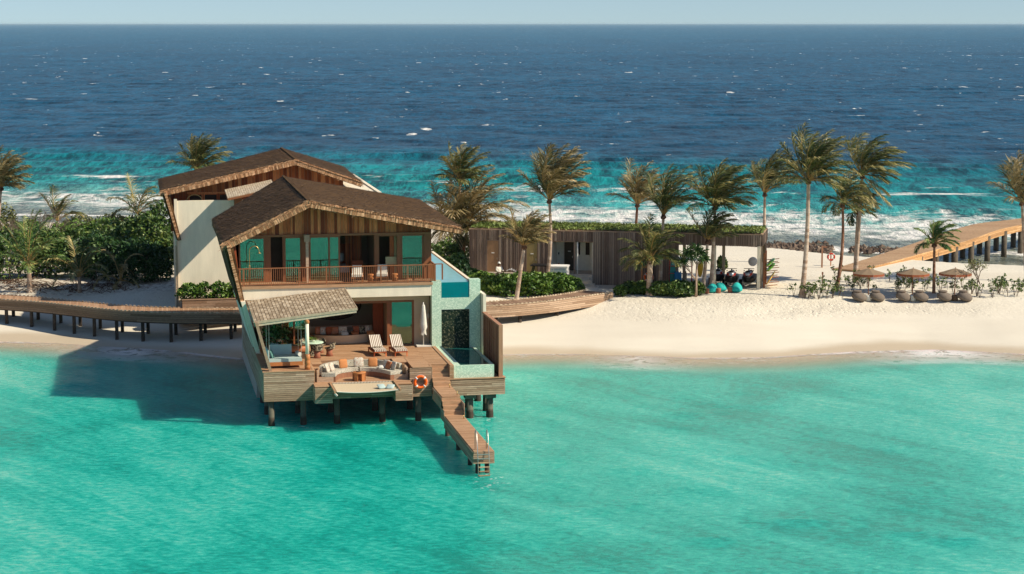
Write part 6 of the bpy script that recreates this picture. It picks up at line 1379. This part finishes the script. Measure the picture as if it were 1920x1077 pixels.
# ================================================================== SHRUBS
def shrub(label, blobs, n, size=.16, mt='leaf', seed=0, name='shrub', group=None, cat='shrub', shell=.25, aspect=.55, stems=6, parent=None):
    """blobs in world coordinates: (x, y, z, rx, ry, rz); leaves fill the outer shell of every lobe, lumps and gaps from noise"""
    rs = np.random.RandomState(seed + 50); bb = np.array(blobs, float)
    if parent is None: t = thing(name, label, cat, (bb[0, 0], bb[0, 1], gz(bb[0, 0], bb[0, 1])), 0, group); O = np.array(t.location)
    else: t = parent; O = np.zeros(3)
    A = bb[:, 3] * bb[:, 5]; sel = rs.choice(len(bb), n, p=A / A.sum()); B = bb[sel]
    d = rs.randn(n, 3); d[:, 2] = np.abs(d[:, 2]) - 1.0 * rs.rand(n) ** 1.3; d /= np.linalg.norm(d, axis=1)[:, None]
    ph = np.arctan2(d[:, 1], d[:, 0]); th = d[:, 2]
    lump = fbm(ph * 1.6 + sel * 3.1, th * 2.6 + sel * 1.7, 3, seed % 13)
    r = (1 + .55 * lump) * (1 - shell * rs.rand(n) ** 1.3)
    P = B[:, :3] + d * B[:, 3:6] * r[:, None]
    keep = (P[:, 2] > O[2] - .05 if parent is None else P[:, 2] > -99) & (fbm(P[:, 0] * 1.4, P[:, 2] * 1.6 + P[:, 1], 3, 4 + seed % 5) > -.20)
    P = P[keep]; sel = sel[keep]; lump = lump[keep]; k = len(P); V, F = leafcloud(k, P - O, size * .86, rs, .25, 1, aspect)
    T = np.clip(.42 + .9 * lump + rs.randn(k) * .22 + .12 * np.sin(sel * 5.1), 0, 1)
    npmesh('foliage', V, F, T, mt, t)
    m = MB()
    for i in range(stems if parent is None and len(bb) > 0 else 0):
        q = bb[i % len(bb)]; a = rs.rand() * 6.3; m.tube([(q[0] - O[0] + .2 * math.cos(a) * q[3], q[1] - O[1] + .2 * math.sin(a) * q[4], gz(q[0], q[1]) - .2 - O[2] if parent is None else q[2] - .3), (q[0] - O[0] + .4 * math.cos(a) * q[3], q[1] - O[1] + .4 * math.sin(a) * q[4], q[2] + .4 * q[5] - O[2])], [.05, .02], 5)
    if len(m.f): m.build('stems', 'twig', t)
    return t
def blob(px, ybase, ytop, wpx, dfac=.8, z=None, Y=None):
    """a lobe whose outline covers wpx wide, from ytop down to ybase, standing on the ground seen at (px, ybase)"""
    g = onground(px, ybase) if Y is None else Vector((fyy(px, ybase, Y).x, Y, gz(fyy(px, ybase, Y).x, Y)))
    s = FPX / g.y; top = fyy(px, ytop, g.y).z; h = max(.5, top - g.z); w = wpx / s
    return (g.x, g.y, g.z + h * .42, w / 2, w / 2 * dfac, h * .52)
SH = [
 ('big dark glossy bush directly left of the rear villa, tallest of the left thicket', [blob(278, 520, 388, 95), blob(302, 512, 372, 60), blob(250, 510, 400, 70), blob(300, 525, 440, 70)], 8500, 'leaf', .17),
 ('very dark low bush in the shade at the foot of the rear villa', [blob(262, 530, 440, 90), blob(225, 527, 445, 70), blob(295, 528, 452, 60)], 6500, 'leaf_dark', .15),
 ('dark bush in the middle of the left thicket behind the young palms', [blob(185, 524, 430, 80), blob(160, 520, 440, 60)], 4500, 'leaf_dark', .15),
 ('mid-green bush behind the large feathery young palm', [blob(100, 520, 428, 90), blob(70, 518, 420, 70)], 5000, 'leaf', .15),
 ('olive bush behind the feathery palm at the far left', [blob(10, 525, 420, 110), blob(-40, 525, 410, 110)], 5500, 'leaf', .15),
 ('tall pale-leaved tree-like bush at the top left of the thicket', [blob(5, 495, 378, 95, Y=160), blob(-45, 495, 370, 90, Y=160)], 5200, 'leaf_olive', .15),
 ('rounded green bush along the top of the thicket left of the upright young palm', [blob(120, 480, 412, 110, Y=163), blob(60, 480, 405, 80, Y=163)], 5200, 'leaf_bright', .15),
 ('long green hedge-like bush along the seaward top of the thicket', [blob(205, 478, 404, 120, Y=166), blob(150, 478, 410, 90, Y=166), blob(265, 478, 400, 80, Y=166)], 6500, 'leaf_bright', .15),
 ('sprawling pale bush along the thicket crest, right of the bare grey shrub', [blob(150, 470, 399, 80, Y=172), blob(215, 470, 396, 90, Y=172)], 3800, 'leaf_olive', .14),
 ('green bush filling the thicket centre, above the dark ones', [blob(200, 500, 418, 100, Y=157), blob(140, 500, 424, 90, Y=157)], 5500, 'leaf', .15),
 ('leafy hedge bush at the left end of the slatted building, next to the mosaic tower', [blob(905, 545, 508, 60), blob(880, 535, 500, 50), blob(925, 552, 515, 60)], 4200, 'leaf_bright', .16),
 ('dense round hedge bush right of the leaning palm by the right boardwalk', [blob(1000, 553, 508, 80), blob(1040, 550, 510, 80), blob(1065, 545, 516, 50)], 5600, 'leaf_bright', .16),
 ('hedge bush left of the leaning palm by the right boardwalk', [blob(950, 554, 512, 70), blob(975, 550, 508, 50)], 3600, 'leaf_bright', .16),
 ('low hedge bush at the right tip of the planting beside the concrete steps', [blob(1082, 548, 528, 30), blob(1060, 550, 524, 50)], 1800, 'leaf', .15),
 ('low dark hedge bush in front of the slatted wall, left of the stout palm', [blob(1185, 551, 527, 50), blob(1163, 556, 533, 24), blob(1205, 552, 526, 40)], 2600, 'leaf', .15),
 ('low dark hedge bush right of the stout palm, in front of the garage', [blob(1240, 554, 525, 60), blob(1275, 556, 524, 60), blob(1303, 554, 527, 40)], 3800, 'leaf', .15),
 ('bush between the villa and the slatted building, behind the palm clump', [blob(838, 500, 445, 70, Y=152), blob(812, 500, 452, 50, Y=150), blob(868, 490, 440, 50, Y=158)], 4000, 'leaf', .15),
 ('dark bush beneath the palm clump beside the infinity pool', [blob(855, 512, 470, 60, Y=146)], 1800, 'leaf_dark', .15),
 ('small leafy bush seen behind the jet skis through the garage', [blob(1354, 508, 478, 20)], 350, 'leaf', .16),
]
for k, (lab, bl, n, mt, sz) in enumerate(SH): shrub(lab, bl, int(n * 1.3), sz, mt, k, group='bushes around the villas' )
# planter hedge
bl = [tuple(VF.w(a, 31.2, 2.85)) + (.85, .5, .70) for a in (-2.9, -1.9, -.9, .1, 1.0)]
shrub('clipped glossy hedge growing in the planter at the foot of the blank wall', bl, 5200, .13, 'leaf_bright', 77, 'planter_hedge', None, 'hedge', .3, .55, 0)
# bare grey shrub, small tree, pandanus, screens of thin plants
def branching(m, p, d, l, r, depth, rs, out):
    q = p + d * l; m.tube([p, (p + q) / 2 + Vector((rs.uniform(-.1, .1) * l, rs.uniform(-.1, .1) * l, 0)), q], [r, r * .85, r * .65], 5, None, True, False)
    if depth == 0: out.append(q); return
    for _ in range(rs.randint(2, 4)):
        dd = (d + Vector((rs.uniform(-.7, .7), rs.uniform(-.7, .7), rs.uniform(-.25, .5)))).normalized(); branching(m, q, dd, l * rs.uniform(.62, .85), r * .62, depth - 1, rs, out)
class RS(random.Random):
    def randint(s, a, b): return s.randrange(a, b)
def twiggy(label, base, H, depth, leaves, mt, seed, name='shrub', cat='shrub', size=.08, spread=.1):
    rs = RS(seed); t = thing(name, label, cat, base); m = MB(); out = []
    for _ in range(3 if leaves == 0 else 2): branching(m, Vector((0, 0, -.1)), Vector((rs.uniform(-.35, .35), rs.uniform(-.3, .3), 1)).normalized(), H * .36, .05 * H / 2.5, depth, rs, out)
    m.build('branches' if leaves == 0 else 'trunk', 'twig', t)
    if leaves:
        r2 = np.random.RandomState(seed); O = np.array([tuple(o) for o in out]); P = np.repeat(O, leaves, 0) + r2.randn(len(O) * leaves, 3) * spread; V, F = leafcloud(len(P), P, size, r2); npmesh('crown', V, F, r2.rand(len(P)), mt, t)
    return t
twiggy('bare grey twiggy shrub among the left thicket', Vector((fyy(58, 470, 158).x, 158, 1.5)), 4.6, 5, 0, None, 5)
twiggy('second bare grey shrub half sunk in the thicket at the far left', Vector((fyy(35, 470, 155).x, 155, 1.5)), 4.0, 5, 0, None, 15)
twiggy('small open-crowned tree on the sand right of the third umbrella', onground(1832, 556), 2.6, 4, 7, 'leaf_olive', 9, 'small_tree', 'tree', .07, .14)
pd = thing('screw_pine', 'forked screw pine with spiky dark rosettes in front of the garage', 'tree', onground(1305, 557))
m = MB(); s_ = FPX / pd.location.y; X = lambda px, py: ((px - 1305) / s_, 0, (557 - py) / s_)
m.tube([X(1305, 557), X(1305, 530), X(1306, 490)], [.10, .08, .06], 8); m.tube([X(1305, 526), X(1292, 508), X(1279, 494)], [.06, .05, .04], 7); m.tube([X(1306, 496), X(1296, 482)], [.05, .04], 7); m.tube([X(1306, 496), X(1318, 484)], [.05, .04], 7); m.build('trunk', 'palm_trunk', pd)
V = []; F = []; T = []; rs = np.random.RandomState(1); b0 = 0
for (c, R0) in ((X(1278, 490), .75), (X(1294, 478), .8), (X(1312, 474), .85), (X(1320, 484), .7), (X(1303, 464), .75), (X(1289, 470), .6)):
    for i in range(85):
        d = rs.randn(3); d[2] = d[2] * .7 + .15; d /= np.linalg.norm(d); w = np.cross(d, rs.randn(3)); w /= np.linalg.norm(w); l = R0 * rs.uniform(.7, 1.1); c0 = np.array(c); e = c0 + d * l * .6; e2 = e + (d + np.array([0, 0, -.5])) * l * .35
        V += [c0 - w * .03, c0 + w * .03, e + w * .035, e - w * .035, e2 + w * .006, e2 - w * .006]; F += [(b0, b0 + 1, b0 + 2, b0 + 3), (b0 + 3, b0 + 2, b0 + 4, b0 + 5)]; b0 += 6; q = rs.rand(); T += [q, q]
npmesh('crown', np.array(V), np.array(F), T, 'leaf_dark', pd)
# seedlings on the right beach
def seedling_proto(seed):
    rs = np.random.RandomState(seed); rr = RS(seed); t = thing('beach_seedling', 'x', 'plant'); m = MB(); tips = []
    for _ in range(rr.randint(2, 5)):
        a = rr.uniform(0, 6.3); h = rr.uniform(.45, 1.15); q = Vector((math.cos(a) * .28, math.sin(a) * .28, h)); m.tube([(0, 0, -.1), q * .5 + Vector((.05, 0, .05)), q], [.018, .014, .010], 5); tips.append(q)
        if rr.random() < .5: q2 = q * .6 + Vector((rr.uniform(-.2, .2), rr.uniform(-.2, .2), .12)); m.tube([q * .5, q2], .01, 4); tips.append(q2)
    m.build('stem', 'twig', t); O = np.array([tuple(o) for o in tips]); P = np.repeat(O, 10, 0) + rs.randn(len(O) * 10, 3) * [.075, .075, .06]; V, F = leafcloud(len(P), P, .085, rs, .4, 1, .6); npmesh('foliage', V, F, rs.rand(len(P)), 'leaf', t); return t
protos = [seedling_proto(i * 3 + 2) for i in range(7)]; used = [False] * 7
spots = []
def row(x0, x1, y0, y1, n, lab, grp):
    for i in range(n): spots.append((rnd.uniform(x0, x1), rnd.uniform(y0, y1), lab, grp))
row(1510, 1600, 545, 562, 22, 'leggy green seedling in the sand left of the first umbrella, among the palm trunks', 'seedlings left of the umbrellas')
row(1600, 1640, 535, 552, 8, 'leggy green seedling planted in the sand under the first fringed umbrella', 'seedlings under the first umbrella')
row(1560, 1640, 524, 540, 10, 'leggy seedling in the sand behind the first umbrella, near the foot of the jetty', 'seedlings near the jetty foot')
row(1650, 1740, 525, 535, 12, 'thin seedling in the far row behind the middle umbrella', 'seedlings in the far row')
row(1680, 1750, 540, 553, 13, 'leggy green seedling planted in the sand around the middle umbrella pole', 'seedlings around the middle umbrella')
row(1755, 1825, 538, 554, 15, 'leggy green seedling planted in the sand around the third umbrella pole', 'seedlings around the third umbrella')
row(1835, 1925, 545, 560, 19, 'leggy green seedling planted in the sand right of the small tree', 'seedlings at the right edge')
row(1485, 1515, 553, 566, 4, 'small seedling at the foot of the tallest palm', 'seedlings at the tallest palm')
for i, (x, y, lab, grp) in enumerate(spots):
    k = i % 7; t = protos[k] if not used[k] else copy_tree(protos[k]); used[k] = True
    t.location = onground(x, y); t.rotation_euler = (0, 0, rnd.uniform(0, 6.28)); s = rnd.uniform(.65, 1.1); t.scale = (s, s, s); t['label'] = lab; t['group'] = grp
# fallen roots and dead fronds along the sand bank
m = MB()
for i in range(230):
    x = rnd.uniform(-20, 235); y = 541 + rnd.gauss(0, 5) - (8 if x < 60 else 0); p = onground(x, y); a = rnd.uniform(0, 3.14); l = rnd.uniform(.3, 1.3); d = Vector((math.cos(a), math.sin(a) * .6, 0)) * l
    m.tube([p + Vector((0, 0, .02)), p + d * .5 + Vector((0, 0, rnd.uniform(.05, .3))), p + d + Vector((0, 0, .02))], .022, 4, None, True, False)
o = m.build('fallen_roots', 'root'); o['kind'] = 'stuff'; tag(o, 'tangle of brown roots and fallen fronds along the left sand bank', 'roots')
